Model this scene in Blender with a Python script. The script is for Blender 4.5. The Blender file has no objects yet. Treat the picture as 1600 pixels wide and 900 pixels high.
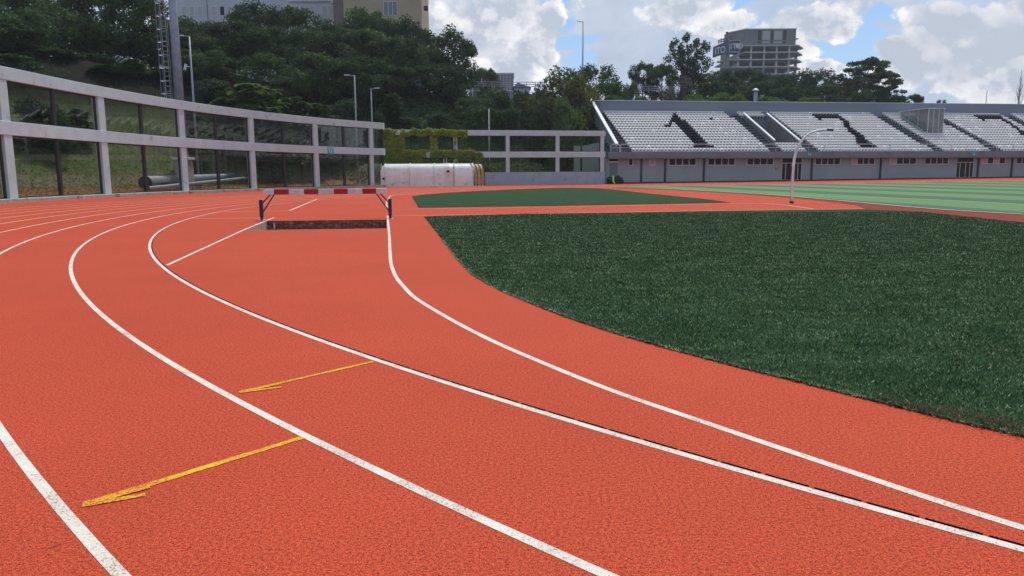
import bpy, bmesh, math, random
import numpy as np
from mathutils import Vector, Matrix, noise
from mathutils.geometry import delaunay_2d_cdt
R = math.radians
random.seed(7); rng = np.random.default_rng(7)
S = bpy.context.scene; COL = S.collection

# ------------------------------------------------------------------ camera, light, sky
cd = bpy.data.cameras.new("camera"); cam = bpy.data.objects.new("camera", cd); COL.objects.link(cam)
S.camera = cam
PIT, ROLL, CH = 0.15301530782038655, -0.005592661133898065, 1.4438223525967775
cd.sensor_width = 36; cd.lens = 1200 / 1600 * 36; cd.clip_end = 6000; cd.clip_start = .05
fw = Vector((0, math.cos(PIT), -math.sin(PIT))); rt = Vector((1, 0, 0)); up = rt.cross(fw)
r_ = rt * math.cos(ROLL) + up * math.sin(ROLL); u_ = -rt * math.sin(ROLL) + up * math.cos(ROLL)
M4 = Matrix((r_, u_, -fw)).transposed().to_4x4(); M4.translation = (0, 0, CH); cam.matrix_world = M4

SUN_AZ, SUN_EL = R(18), R(60)
sl = bpy.data.lights.new("sun", 'SUN'); so = bpy.data.objects.new("sun", sl); COL.objects.link(so)
sl.energy = 3.1; sl.angle = R(5); sl.color = (1, .955, .89)
sd = Vector((math.sin(SUN_AZ) * math.cos(SUN_EL), math.cos(SUN_AZ) * math.cos(SUN_EL), math.sin(SUN_EL)))
so.rotation_euler = sd.to_track_quat('Z', 'Y').to_euler(); so.location = sd * 100

S.view_settings.view_transform = 'Standard'; S.view_settings.look = 'None'
S.view_settings.gamma = 1; S.view_settings.exposure = 0.18; S.view_settings.use_curve_mapping = False

def at(px, py, y):
    d = r_ * (px - 800) + u_ * (450 - py) + fw * 1200; t_ = y / d.y; return Vector((d.x * t_, y, CH + d.z * t_))

class NT:
    def __init__(s, t): s.t = t; s.n = t.nodes; s.l = t.links
    def new(s, k, **a):
        n = s.n.new(k)
        for q, v in a.items(): setattr(n, q, v)
        return n
    def put(s, sock, v):
        if isinstance(v, bpy.types.NodeSocket): s.l.new(v, sock)
        elif isinstance(v, (tuple, list)) and len(v) == 3 and sock.type == 'RGBA': sock.default_value = (*v, 1)
        else: sock.default_value = v
    def m(s, op, a, b=None, c=None, clamp=False):
        n = s.new('ShaderNodeMath', operation=op, use_clamp=clamp)
        for i, v in enumerate((a, b, c)):
            if v is not None: s.put(n.inputs[i], v)
        return n.outputs[0]
    def mr(s, v, a, b, c=0, d=1, smooth=False):
        n = s.new('ShaderNodeMapRange', interpolation_type='SMOOTHSTEP' if smooth else 'LINEAR')
        for i, q in enumerate((v, a, b, c, d)): s.put(n.inputs[i], q)
        return n.outputs[0]
    def mix(s, f, a, b, bt='MIX'):
        n = s.new('ShaderNodeMix', data_type='RGBA', blend_type=bt)
        s.put(n.inputs[0], f); s.put(n.inputs[6], a); s.put(n.inputs[7], b); return n.outputs[2]
    def noise(s, vec, scale, detail=3, rough=.55, dist=0, out=0):
        n = s.new('ShaderNodeTexNoise'); n.inputs['Scale'].default_value = scale; n.inputs['Detail'].default_value = detail
        n.inputs['Roughness'].default_value = rough; n.inputs['Distortion'].default_value = dist
        if vec is not None: s.put(n.inputs['Vector'], vec)
        return n.outputs[out]
    def comb(s, x, y, z):
        n = s.new('ShaderNodeCombineXYZ'); s.put(n.inputs[0], x); s.put(n.inputs[1], y); s.put(n.inputs[2], z); return n.outputs[0]
    def vadd(s, a, b, op='ADD'):
        n = s.new('ShaderNodeVectorMath', operation=op); s.put(n.inputs[0], a); s.put(n.inputs[1], b); return n.outputs[0]

W = bpy.data.worlds.new("World"); S.world = W; W.use_nodes = True; W.cycles.sampling_method = 'MANUAL'; W.cycles.sample_map_resolution = 256
w = NT(W.node_tree); w.n.clear()
sky = w.new('ShaderNodeTexSky', sky_type='NISHITA', sun_disc=False, sun_elevation=SUN_EL, sun_rotation=SUN_AZ)
sky.air_density = 1.0; sky.dust_density = .4; sky.ozone_density = 2.0
tc = w.new('ShaderNodeTexCoord'); sp = w.new('ShaderNodeSeparateXYZ'); w.l.new(tc.outputs['Generated'], sp.inputs[0])
az = w.m('ARCTAN2', sp.outputs[0], sp.outputs[1]); el = w.m('ARCSINE', sp.outputs[2])
P0 = w.comb(az, w.m('MULTIPLY', el, 1.15), w.m('MULTIPLY', sp.outputs[2], .3))
wv = w.noise(P0, 9, 6, .62, 0, 1)
wo = w.vadd(w.vadd(wv, (.5, .5, .5), 'SUBTRACT'), (.085, .065, 0), 'MULTIPLY')
P1 = w.vadd(P0, wo)
def ae(px, py):
    d = r_ * (px - 800) + u_ * (450 - py) + fw * 1200; d.normalize()
    return math.atan2(d.x, d.y), math.asin(d.z) * 1.15
def blobs(lst, P=None):
    out = None
    for px, py, rx, ry in lst:
        a, e = ae(px, py)
        v = w.vadd(w.vadd(P or P1, (a, e, 0), 'SUBTRACT'), (1200 / rx, 1200 / ry / 1.1, 0), 'MULTIPLY')
        ln = w.new('ShaderNodeVectorMath', operation='LENGTH'); w.l.new(v, ln.inputs[0])
        q = w.m('SUBTRACT', 1, ln.outputs['Value'])
        out = q if out is None else w.m('SMOOTH_MAX', out, q, .12)
    return out
cum = [(770, 20, 80, 60), (835, 75, 58, 62), (790, 112, 75, 60), (700, 70, 95, 75), (855, 25, 38, 34), (600, 20, 140, 90), (740, 150, 120, 55),
       (1455, 45, 62, 55), (1500, 95, 95, 60), (1560, 70, 80, 65), (1420, 100, 75, 50), (1600, 130, 90, 60), (1385, 75, 35, 32), (1620, 30, 60, 60),
       (1060, 15, 80, 34), (1130, 40, 40, 26), (1270, 35, 85, 34), (1210, 75, 70, 40), (1285, 110, 45, 16)]
bf = blobs(cum)
fb = w.noise(P0, 19, 6, .52, .15); fb2 = w.noise(w.vadd(P0, (.010, .014, 0)), 19, 6, .52, .15)
big = w.noise(P0, 3.2, 4, .6); fb = w.m('ADD', fb, w.m('MULTIPLY', w.m('SUBTRACT', w.noise(P0, 60, 5, .68), .5), .42))
vo = w.new('ShaderNodeTexVoronoi', feature='SMOOTH_F1'); vo.inputs['Scale'].default_value = 24; vo.inputs['Smoothness'].default_value = .5; vo.inputs['Detail'].default_value = 2; vo.inputs['Roughness'].default_value = .55; w.l.new(P1, vo.inputs['Vector']); vb = vo.outputs['Distance']
inview = w.mr(el, .5, .3, 0, 1)
dens = w.m('ADD', w.m('MAXIMUM', bf, w.mr(big, .35, .75, -.9, .35)), w.m('ADD', w.m('MULTIPLY', w.m('SUBTRACT', fb, .5), .8), w.m('MULTIPLY', w.m('SUBTRACT', .42, vb), .32)))
cmask = w.mr(dens, -.04, .13, 0, 1, True)
emb = w.m('SUBTRACT', fb, fb2)
lit = w.m('ADD', w.m('ADD', w.mr(emb, -.07, .07, 0, .46), w.m('MULTIPLY', w.m('SUBTRACT', .36, vb), .5)), w.mr(dens, .0, .62, .80, .26), clamp=True)
soft = w.noise(P0, 9, 3, .5)
lit = w.m('MULTIPLY', lit, w.mr(soft, .32, .66, .58, 1.15), clamp=True)
ccol = w.mix(w.mr(lit, .20, .95), (.42, .465, .55), (.90, .885, .86))
holes = blobs([(898, 62, 40, 12), (912, 98, 22, 30), (878, 32, 34, 12), (1305, 80, 60, 24), (1345, 55, 34, 24), (1120, 6, 50, 12), (1570, 40, 40, 15), (1275, 112, 26, 12), (865, 2, 40, 14), (1370, 25, 35, 12)])
veil = w.m('SUBTRACT', w.mr(w.noise(P0, 5, 5, .6), .30, .5, .45, .97), w.mr(w.m('ADD', holes, w.m('MULTIPLY', w.m('SUBTRACT', fb, .5), .7)), -.05, .4, 0, .95), clamp=True)
vcol = w.mix(w.mr(w.noise(P0, 14, 5, .6), .3, .7), (.37, .43, .54), (.50, .555, .66))
b1 = w.new('ShaderNodeBackground'); b1.inputs[1].default_value = .095
skyc = w.mix(.30, sky.outputs[0], (2.2, 5.2, 10.5)); w.l.new(skyc, b1.inputs[0])
b2 = w.new('ShaderNodeBackground'); w.l.new(w.mix(cmask, vcol, ccol), b2.inputs[0]); b2.inputs[1].default_value = 1.1
ms = w.new('ShaderNodeMixShader'); w.l.new(w.m('MAXIMUM', veil, cmask), ms.inputs[0])
w.l.new(b1.outputs[0], ms.inputs[1]); w.l.new(b2.outputs[0], ms.inputs[2])
wo_ = w.new('ShaderNodeOutputWorld'); w.l.new(ms.outputs[0], wo_.inputs[0])

# ------------------------------------------------------------------ materials
MAT = {}
def pbr(name, c, rough=.7, c2=None, scale=4, detail=4, contrast=(.35, .65), bump=0, bscale=None, metal=0, spec=.4, c3=None, s3=.4, k3=(.5, .7), stretch=None):
    m = bpy.data.materials.new(name); m.use_nodes = True; t = NT(m.node_tree); MAT[name] = m
    b = t.n['Principled BSDF']; b.inputs['Roughness'].default_value = rough; b.inputs['Metallic'].default_value = metal
    b.inputs['Specular IOR Level'].default_value = spec
    o = t.new('ShaderNodeTexCoord').outputs['Object']
    if stretch: o = t.vadd(o, stretch, 'MULTIPLY')
    col = None
    if c2 is not None: col = t.mix(t.mr(t.noise(o, scale, detail), *contrast), c, c2)
    if c3 is not None: col = t.mix(t.mr(t.noise(o, s3, 4), *k3), col if col is not None else c, c3)
    t.put(b.inputs['Base Color'], col if col is not None else c)
    if bump:
        bn = t.new('ShaderNodeBump'); bn.inputs['Distance'].default_value = bump; bn.inputs['Strength'].default_value = .7
        t.l.new(t.noise(o, bscale or scale, 3), bn.inputs['Height']); t.l.new(bn.outputs[0], b.inputs['Normal'])
    return m
def granular(name, lo, hi, rough=.8, k=(.36, .66), speck=None, gap=None, gapk=(.5, .58)):
    "crumbed rubber surface; gap = colour of the crumb showing through paint"
    m = bpy.data.materials.new(name); m.use_nodes = True; t = NT(m.node_tree); MAT[name] = m
    b = t.n['Principled BSDF']; b.inputs['Roughness'].default_value = rough; b.inputs['Specular IOR Level'].default_value = .08
    o = t.new('ShaderNodeTexCoord').outputs['Object']
    n1 = t.noise(o, 150, 2, .6); n2 = t.noise(o, 330, 2, .6)
    g = t.m('ADD', t.m('ADD', t.m('MULTIPLY', n1, .45), t.m('MULTIPLY', n2, .22)), t.m('MULTIPLY', t.noise(o, 60, 2, .6), .33))
    col = t.mix(t.mr(g, *k), lo, hi)
    big = t.noise(o, .35, 5, .65)
    col = t.mix(t.mr(big, .3, .7, .0, .22), col, tuple(x * .72 for x in lo))
    col = t.mix(t.mr(t.noise(o, 210, 2, .6), .57, .66, 0, .6 if speck else 0), col, (.84, .27, .16))
    if speck: col = t.mix(t.mr(t.noise(o, 7, 2), .74, .78, 0, .6), col, speck)
    if gap is not None:
        col = t.mix(t.mr(t.m('ADD', g, t.m('MULTIPLY', t.m('SUBTRACT', t.noise(o, 3, 4, .6), .5), .22)), *gapk), col, gap)
    t.put(b.inputs['Base Color'], col)
    bn = t.new('ShaderNodeBump'); bn.inputs['Distance'].default_value = .0035; bn.inputs['Strength'].default_value = .9
    t.l.new(g, bn.inputs['Height']); t.l.new(bn.outputs[0], b.inputs['Normal'])
    return m
TRK = (.56, .082, .042)
granular('red_rubber', (.17, .013, .006), (.64, .094, .040), k=(.41, .59), speck=(.10, .02, .015))
granular('white_line', (.50, .47, .42), (.80, .77, .69), k=(.38, .55), gap=(.30, .20, .15), gapk=(.51, .585))
granular('yellow_paint', (.55, .36, .015), (.86, .64, .03), gap=(.5, .09, .04), gapk=(.47, .55))
def turf(name, a, b_, tip, brown=None):
    m = bpy.data.materials.new(name); m.use_nodes = True; t = NT(m.node_tree); MAT[name] = m
    b = t.n['Principled BSDF']; b.inputs['Roughness'].default_value = .9; b.inputs['Specular IOR Level'].default_value = .05
    o = t.new('ShaderNodeTexCoord').outputs['Object']
    g = t.noise(t.vadd(o, (1, 1.6, 1), 'MULTIPLY'), 28, 5, .75); col = t.mix(t.mr(g, .38, .66), a, b_)
    g2 = t.noise(o, 1.1, 6, .7); col = t.mix(t.mr(g2, .45, .7, 0, .55), col, tip)
    if brown: col = t.mix(t.mr(t.noise(o, .8, 6, .75), .60, .72, 0, .6), col, brown)
    t.put(b.inputs['Base Color'], col)
    bn = t.new('ShaderNodeBump'); bn.inputs['Distance'].default_value = .02; bn.inputs['Strength'].default_value = .8
    t.l.new(g, bn.inputs['Height']); t.l.new(bn.outputs[0], b.inputs['Normal']); return m
turf('infield_turf', (.011, .033, .012), (.028, .068, .027), (.052, .100, .048), (.055, .065, .042))
# pitch with mown stripes
m = bpy.data.materials.new('pitch_turf'); m.use_nodes = True; t = NT(m.node_tree); MAT['pitch_turf'] = m
b = t.n['Principled BSDF']; b.inputs['Roughness'].default_value = .8; b.inputs['Specular IOR Level'].default_value = .2
o = t.new('ShaderNodeTexCoord').outputs['Object']; s3 = t.new('ShaderNodeSeparateXYZ'); t.l.new(o, s3.inputs[0])
wv_ = t.m('ADD', s3.outputs[0], t.m('MULTIPLY', s3.outputs[1], .108)); wv_ = t.m('ADD', wv_, t.m('MULTIPLY', t.noise(o, .6, 3), .7))
st = t.m('SINE', t.m('MULTIPLY', t.m('SUBTRACT', wv_, 23.75 - .6), 2 * math.pi / 6.6))
dk = t.mr(st, -.05, .5, 0, 1, True)
light = t.mix(t.mr(t.noise(o, 12, 5, .7), .35, .65), (.062, .155, .044), (.110, .225, .080))
dark = t.mix(t.mr(t.noise(o, 12, 5, .7), .35, .65), (.030, .082, .042), (.055, .120, .064))
t.put(b.inputs['Base Color'], t.mix(dk, light, dark))

pbr('concrete_lavender', (.41, .53, .56), .85, (.48, .60, .625), 1.2, 6, bump=.004, bscale=30, c3=(.26, .28, .30), s3=1.4, k3=(.62, .78))
pbr('concrete_blue', (.27, .365, .44), .85, (.33, .425, .50), 1.0, 6, bump=.004, bscale=25, c3=(.20, .215, .25), s3=1.1, k3=(.6, .78))
pbr('kerb_stone', (.42, .40, .37), .9, (.30, .28, .25), 3, 6, bump=.01, bscale=14, c3=(.14, .12, .09), s3=1.5, k3=(.58, .68))
pbr('frame_dark', (.030, .030, .034), .5)
pbr('stand_grey', (.135, .18, .205), .8, (.165, .21, .24), .5, 6, c3=(.13, .135, .155), s3=.6, k3=(.55, .75))
pbr('stand_wall', (.245, .325, .345), .8, (.28, .365, .39), .4, 6, c3=(.30, .32, .36), s3=.25, k3=(.62, .75))
pbr('stand_parapet', (.16, .195, .265), .7, (.20, .235, .305), .35, 5, stretch=(.3, .3, 3))
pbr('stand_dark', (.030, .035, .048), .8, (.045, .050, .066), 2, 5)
pbr('stand_brown', (.15, .145, .15), .85, (.19, .18, .185), .7, 5)
pbr('coping_white', (.62, .66, .70), .6, (.50, .54, .58), 2, 5)
pbr('seat_grey', (.70, .69, .675), .55)
pbr('seat_white', (.92, .92, .93), .5)
pbr('seat_dark', (.010, .012, .020), .7, spec=.1)
pbr('steel', (.62, .65, .68), .45, (.50, .53, .56), 6, 3, metal=.2)
pbr('galvanised', (.30, .34, .42), .5, (.22, .25, .31), 2, 5, metal=.5)
pbr('white_metal', (.78, .84, .84), .5, (.60, .62, .60), 4, 4)
pbr('black', (.012, .012, .013), .6)
pbr('navy_paint', (.020, .022, .085), .5, (.03, .03, .06), 12, 3)
pbr('red_paint', (.42, .012, .016), .55, (.30, .012, .014), 9, 4)
pbr('white_paint', (.66, .64, .68), .6, (.54, .52, .55), 7, 5)
pbr('window_dark', (.014, .018, .022), .4, spec=.2)
pbr('window_frame', (.52, .56, .58), .5)
pbr('window_pale', (.38, .38, .38), .5)
pbr('fibre_white', (.78, .82, .80), .25, (.66, .69, .66), 1.2, 5, c3=(.30, .27, .26), s3=1.4, k3=(.6, .8))
pbr('fibre_beige', (.44, .36, .20), .6, (.30, .23, .12), 3, 5)
pbr('sign_teal', (.03, .30, .38), .5)
pbr('sign_white', (.8, .82, .82), .5)
pbr('neon', (.42, .85, .08), .6)
pbr('net_green', (.010, .030, .013), .9, (.02, .05, .022), 9, 4, bump=.03, bscale=9)
pbr('building_white', (.48, .50, .55), .85, (.42, .44, .49), .3, 5)
pbr('building_beige', (.42, .355, .255), .85, (.36, .30, .21), .3, 5)
pbr('building_brown', (.16, .125, .12), .85)
pbr('raw_concrete', (.19, .20, .215), .9, (.14, .15, .16), .12, 6)
pbr('slab_edge', (.42, .44, .45), .9, (.32, .34, .35), .2, 4)
pbr('hoarding_navy', (.016, .024, .12), .5)
pbr('curtain_glass', (.10, .13, .17), .12, spec=.8)
pbr('roof_grey', (.12, .12, .14), .8)
pbr('bark', (.055, .045, .036), .95, (.11, .095, .08), 6, 5, bump=.03)
pbr('rail_metal', (.34, .35, .38), .5, metal=.4)
pbr('pit_plaster', (.36, .31, .26), .9, (.24, .20, .16), 5, 5)
# pit brick wall
m = bpy.data.materials.new('pit_brick'); m.use_nodes = True; t = NT(m.node_tree); MAT['pit_brick'] = m
b = t.n['Principled BSDF']; b.inputs['Roughness'].default_value = .85
o = t.new('ShaderNodeTexCoord').outputs['Object']; s3 = t.new('ShaderNodeSeparateXYZ'); t.l.new(o, s3.inputs[0])
bk = t.new('ShaderNodeTexBrick'); bk.inputs['Scale'].default_value = 1; bk.inputs['Brick Width'].default_value = .22; bk.inputs['Row Height'].default_value = .1; bk.inputs['Mortar Size'].default_value = .008
bk.inputs['Color1'].default_value = (.20, .065, .045, 1); bk.inputs['Color2'].default_value = (.12, .055, .040, 1); bk.inputs['Mortar'].default_value = (.035, .022, .02, 1)
t.l.new(t.comb(s3.outputs[0], s3.outputs[2], 0), bk.inputs['Vector'])
t.put(b.inputs['Base Color'], t.mix(t.mr(t.noise(t.vadd(o, (1.2, 1.2, 3), 'MULTIPLY'), 4, 6, .75), .52, .62), bk.outputs[0], (.24, .20, .18)))
# tinted glass
m = bpy.data.materials.new('tinted_glass'); m.use_nodes = True; t = NT(m.node_tree); MAT['tinted_glass'] = m; t.n.clear()
tr = t.new('ShaderNodeBsdfTransparent'); tr.inputs[0].default_value = (.88, .87, .82, 1)
gl = t.new('ShaderNodeBsdfGlossy'); gl.inputs['Roughness'].default_value = .02; gl.inputs[0].default_value = (.9, .9, .9, 1)
fr = t.new('ShaderNodeFresnel'); fr.inputs[0].default_value = 1.35
mx = t.new('ShaderNodeMixShader'); t.l.new(t.m('MULTIPLY', fr.outputs[0], .16), mx.inputs[0]); t.l.new(tr.outputs[0], mx.inputs[1]); t.l.new(gl.outputs[0], mx.inputs[2])
ou = t.new('ShaderNodeOutputMaterial'); t.l.new(mx.outputs[0], ou.inputs[0])
def leafmat(name, a, b_, c, transl=.25, rough=.75, RK=(.5, 1, 0, .8), patch=False):
    m = bpy.data.materials.new(name); m.use_nodes = True; t = NT(m.node_tree); MAT[name] = m; t.n.clear()
    o = t.new('ShaderNodeTexCoord').outputs['Object']; oi = t.new('ShaderNodeObjectInfo').outputs['Random']
    col = t.mix(t.mr(t.noise(o, 1.1, 5, .7), .36, .66), a, b_)
    geo = t.new('ShaderNodeNewGeometry')
    fac = t.mr(geo.outputs['Random Per Island'], *RK)
    if patch: pn = t.noise(t.vadd(o, (.55, 2.4, 1), 'MULTIPLY'), 2.3, 6, .75); fac = t.m('MULTIPLY', fac, t.mr(pn, .40, .60, .12, 1.15), clamp=True)
    col = t.mix(fac, col, c)
    col = t.mix(t.m('MULTIPLY', oi, .35), col, a)
    p = t.new('ShaderNodeBsdfPrincipled'); p.inputs['Roughness'].default_value = rough; p.inputs['Specular IOR Level'].default_value = .12; t.put(p.inputs['Base Color'], col)
    tl = t.new('ShaderNodeBsdfTranslucent'); t.put(tl.inputs[0], t.mix(1.0, col, (1.1, 1.25, .6), 'MULTIPLY'))
    mx = t.new('ShaderNodeMixShader'); mx.inputs[0].default_value = transl; t.l.new(p.outputs[0], mx.inputs[1]); t.l.new(tl.outputs[0], mx.inputs[2])
    ou = t.new('ShaderNodeOutputMaterial'); t.l.new(mx.outputs[0], ou.inputs[0]); return m
leafmat('leaf_dark', (.024, .048, .024), (.044, .082, .040), (.075, .120, .060))
leafmat('leaf_mid', (.034, .068, .024), (.062, .110, .038), (.090, .145, .055))
leafmat('leaf_light', (.055, .105, .030), (.095, .155, .048), (.14, .20, .07), .3)
leafmat('leaf_yellow', (.050, .072, .022), (.095, .115, .035), (.20, .19, .075), .3)
leafmat('leaf_olive', (.060, .080, .065), (.10, .125, .10), (.15, .17, .14), .15)
leafmat('ivy_leaf', (.12, .17, .025), (.26, .32, .05), (.44, .46, .10), .35)
leafmat('dry_leaf', (.060, .045, .024), (.10, .080, .045), (.085, .10, .045), .15)
leafmat('turf_blade', (.020, .056, .021), (.050, .112, .044), (.58, .66, .48), .12, .6, patch=True, RK=(.60, .88, 0, .95))

# ------------------------------------------------------------------ helpers
def tag(o, label=None, cat=None, group=None, kind=None):
    if label: o['label'] = label
    if cat: o['category'] = cat
    if group: o['group'] = group
    if kind: o['kind'] = kind
    return o
def empty(name, loc, label, cat, group=None, rz=0):
    o = bpy.data.objects.new(name, None); COL.objects.link(o); o.location = loc; o.rotation_euler = (0, 0, rz)
    o.empty_display_size = .3
    return tag(o, label, cat, group)
def link(name, me, parent=None, mat=None):
    if mat: me.materials.append(MAT[mat])
    o = bpy.data.objects.new(name, me); COL.objects.link(o)
    if parent is not None:
        o.parent = parent
        o.matrix_parent_inverse = Matrix.Identity(4)
    return o
class MB:
    "collects faces; build() links ONE mesh. off is subtracted so that parts sit in their parent's frame"
    def __init__(s): s.v = []; s.f = []
    def quadbox(s, c8):
        i = len(s.v); s.v += [tuple(p) for p in c8]
        s.f += [tuple(i + k for k in q) for q in ((3, 2, 1, 0), (4, 5, 6, 7), (0, 1, 5, 4), (1, 2, 6, 5), (2, 3, 7, 6), (3, 0, 4, 7))]; return s
    def box(s, x0, x1, y0, y1, z0, z1):
        return s.quadbox([(x0, y0, z0), (x1, y0, z0), (x1, y1, z0), (x0, y1, z0), (x0, y0, z1), (x1, y0, z1), (x1, y1, z1), (x0, y1, z1)])
    def tube(s, pts, rad, n=8, cap=True):
        pts = [Vector(p) for p in pts]; i0 = len(s.v)
        if not hasattr(rad, '__len__'): rad = [rad] * len(pts)
        for k, p in enumerate(pts):
            d = (pts[min(k + 1, len(pts) - 1)] - pts[max(k - 1, 0)]).normalized()
            a = d.cross(Vector((0, 0, 1)) if abs(d.z) < .9 else Vector((0, 1, 0))).normalized(); b = d.cross(a)
            for j in range(n):
                t = 2 * math.pi * j / n; s.v.append(tuple(p + (a * math.cos(t) + b * math.sin(t)) * rad[k]))
        for k in range(len(pts) - 1):
            for j in range(n):
                s.f.append((i0 + k * n + j, i0 + k * n + (j + 1) % n, i0 + (k + 1) * n + (j + 1) % n, i0 + (k + 1) * n + j))
        if cap:
            s.f.append(tuple(i0 + j for j in range(n))[::-1]); e = i0 + (len(pts) - 1) * n; s.f.append(tuple(e + j for j in range(n)))
        return s
    def beam(s, p, q, wx, wz, up=(0, 0, 1)):
        p = Vector(p); q = Vector(q); d = (q - p).normalized(); a = d.cross(Vector(up)).normalized() * wx / 2; b = a.cross(d).normalized() * wz / 2
        return s.quadbox([p - a - b, p + a - b, q + a - b, q - a - b, p - a + b, p + a + b, q + a + b, q - a + b])
    def poly(s, pts):
        i = len(s.v); s.v += [tuple(p) for p in pts]; s.f.append(tuple(range(i, i + len(pts)))); return s
    def prism(s, pts, d):
        "polygon pts (3D) extruded by vector d"
        d = Vector(d); n = len(pts); i = len(s.v); s.v += [tuple(p) for p in pts] + [tuple(Vector(p) + d) for p in pts]
        s.f.append(tuple(range(i, i + n))[::-1]); s.f.append(tuple(range(i + n, i + 2 * n)))
        for k in range(n): s.f.append((i + k, i + (k + 1) % n, i + n + (k + 1) % n, i + n + k))
        return s
    def xf(s, fn): s.v = [fn(p) for p in s.v]; return s
    def build(s, name, mat, parent=None, smooth=False, bevel=0, off=(0, 0, 0)):
        me = bpy.data.meshes.new(name)
        me.from_pydata([(x - off[0], y - off[1], z - off[2]) for x, y, z in s.v], [], s.f)
        bm = bmesh.new(); bm.from_mesh(me); bmesh.ops.recalc_face_normals(bm, faces=bm.faces)
        if bevel: bmesh.ops.bevel(bm, geom=bm.edges[:], offset=bevel, segments=1, affect='EDGES')
        bm.to_mesh(me); bm.free()
        if smooth:
            for p in me.polygons: p.use_smooth = True
        return link(name, me, parent, mat)
def np_mesh(name, V, F, mat):
    me = bpy.data.meshes.new(name); n = len(F); k = F.shape[1]
    me.vertices.add(len(V)); me.vertices.foreach_set('co', V.astype(np.float32).ravel())
    me.loops.add(n * k); me.loops.foreach_set('vertex_index', F.astype(np.int32).ravel())
    me.polygons.add(n); me.polygons.foreach_set('loop_start', np.arange(0, n * k, k, dtype=np.int32))
    me.polygons.foreach_set('loop_total', np.full(n, k, dtype=np.int32))
    me.update(calc_edges=True); me.validate(); me.shade_flat()
    if mat: me.materials.append(MAT[mat])
    return me
def cr(pts, n=8):
    "Catmull-Rom through 2D/3D points"
    P = [Vector((*p, 0)) if len(p) == 2 else Vector(p) for p in pts]; P = [P[0] * 2 - P[1]] + P + [P[-1] * 2 - P[-2]]; out = []
    for i in range(1, len(P) - 2):
        for k in range(n):
            t = k / n; a, b, c, d = P[i - 1:i + 3]
            out.append(.5 * ((2 * b) + (c - a) * t + (2 * a - 5 * b + 4 * c - d) * t * t + (3 * b - a - 3 * c + d) * t ** 3))
    out.append(P[-2]); return out
def inpoly(x, y, poly):
    c = False; j = len(poly) - 1
    for i in range(len(poly)):
        xi, yi = poly[i][:2]; xj, yj = poly[j][:2]
        if (yi > y) != (yj > y) and x < (xj - xi) * (y - yi) / (yj - yi) + xi: c = not c
        j = i
    return c

# ------------------------------------------------------------------ ground heights
def G(x, y):
    t = min(max((y - 25) / 60, 0), 1); s = t * t * (3 - 2 * t)
    return s * (-.27 + .35 * min(max((x - 11.4) / 56, 0), 1.2))
FAC = [(-23.4, 11.5), (-24.0, 20.3), (-24.4, 29.2), (-24.55, 38.2), (-24.4, 46.9), (-23.4, 55.8), (-21.3, 64.3), (-18.1, 72.5), (-14.2, 79.5)]
F0 = Vector((11.18, 91.0, 0)); TH = R(9.2); U = Vector((math.cos(TH), math.sin(TH), 0)); V_ = Vector((-U.y, U.x, 0))
BND = [(-25, -200), (-24.6, 0)] + [(x - .3, y) for x, y in FAC] + [(-13.3, 84.6), (9.0, 90.6), (8.7, 106.5), (90, 119.8), (400, 170)]
BPOLY = BND + [(400, -200)]
def bdist(x, y):
    best = 1e9
    for (ax, ay), (bx, by) in zip(BND, BND[1:]):
        dx, dy = bx - ax, by - ay; t = max(0, min(1, ((x - ax) * dx + (y - ay) * dy) / (dx * dx + dy * dy)))
        best = min(best, math.hypot(x - ax - t * dx, y - ay - t * dy))
    return -best if inpoly(x, y, BPOLY) else best
TOP = 13.5
def H(x, y):
    d = bdist(x, y)
    if d <= 0: return G(x, y) - .03
    k = min(max((y - 74) / 12, 0), 1); d0 = 7.5 * (1 - k) + 1.0 * k
    t = min(max((d - d0) / 25, 0), 1); e_ = min(max((x - 40) / 25, 0), 1); h = (TOP - 6 * e_) * (.45 * t + .55 * t * t * (3 - 2 * t)) + min(d, d0) * .045
    n = noise.noise(Vector((x * .09, y * .09, 0))) * 1.2 + noise.noise(Vector((x * .3, y * .3, 3))) * .5
    far = max(0, min(1, (d - 45) / 200))
    return G(x, y) + h + n * min(t * 3, 1) * (1 - far) + far * 4

# the ground: one sheet to the horizon
def axis(a, b, s, lim): 
    v = list(np.arange(a, b + .01, s)); st = s
    while v[-1] < lim: st *= 1.45; v.append(v[-1] + st)
    st = s
    while v[0] > -lim: st *= 1.45; v.insert(0, v[0] - st)
    return v
xs = axis(-90, 130, 2, 3500); ys = axis(-20, 180, 2, 3500)
V = []; PC = (-5.1, 20.8)
for y in ys:
    for x in xs:
        z = H(x, y)
        if math.hypot(x - PC[0], y - PC[1]) < 6: z = -1.3
        V.append((x, y, z))
nx = len(xs); Fq = [(j * nx + i, j * nx + i + 1, (j + 1) * nx + i + 1, (j + 1) * nx + i) for j in range(len(ys) - 1) for i in range(nx - 1)]
me = np_mesh('terrain', np.array(V), np.array(Fq), None)
for p in me.polygons: p.use_smooth = True
m = bpy.data.materials.new('hill_soil_shade'); m.use_nodes = True; t = NT(m.node_tree); MAT['hill_soil_shade'] = m
b = t.n['Principled BSDF']; b.inputs['Roughness'].default_value = .95; b.inputs['Specular IOR Level'].default_value = .1
o = t.new('ShaderNodeTexCoord').outputs['Object']; s3 = t.new('ShaderNodeSeparateXYZ'); t.l.new(o, s3.inputs[0])
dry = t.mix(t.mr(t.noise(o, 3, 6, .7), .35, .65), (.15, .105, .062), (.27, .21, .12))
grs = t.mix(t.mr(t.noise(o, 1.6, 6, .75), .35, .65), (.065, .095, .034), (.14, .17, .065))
zz = t.m('ADD', s3.outputs[2], t.m('MULTIPLY', t.m('SUBTRACT', t.noise(o, .5, 5, .7), .5), 3.0))
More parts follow.
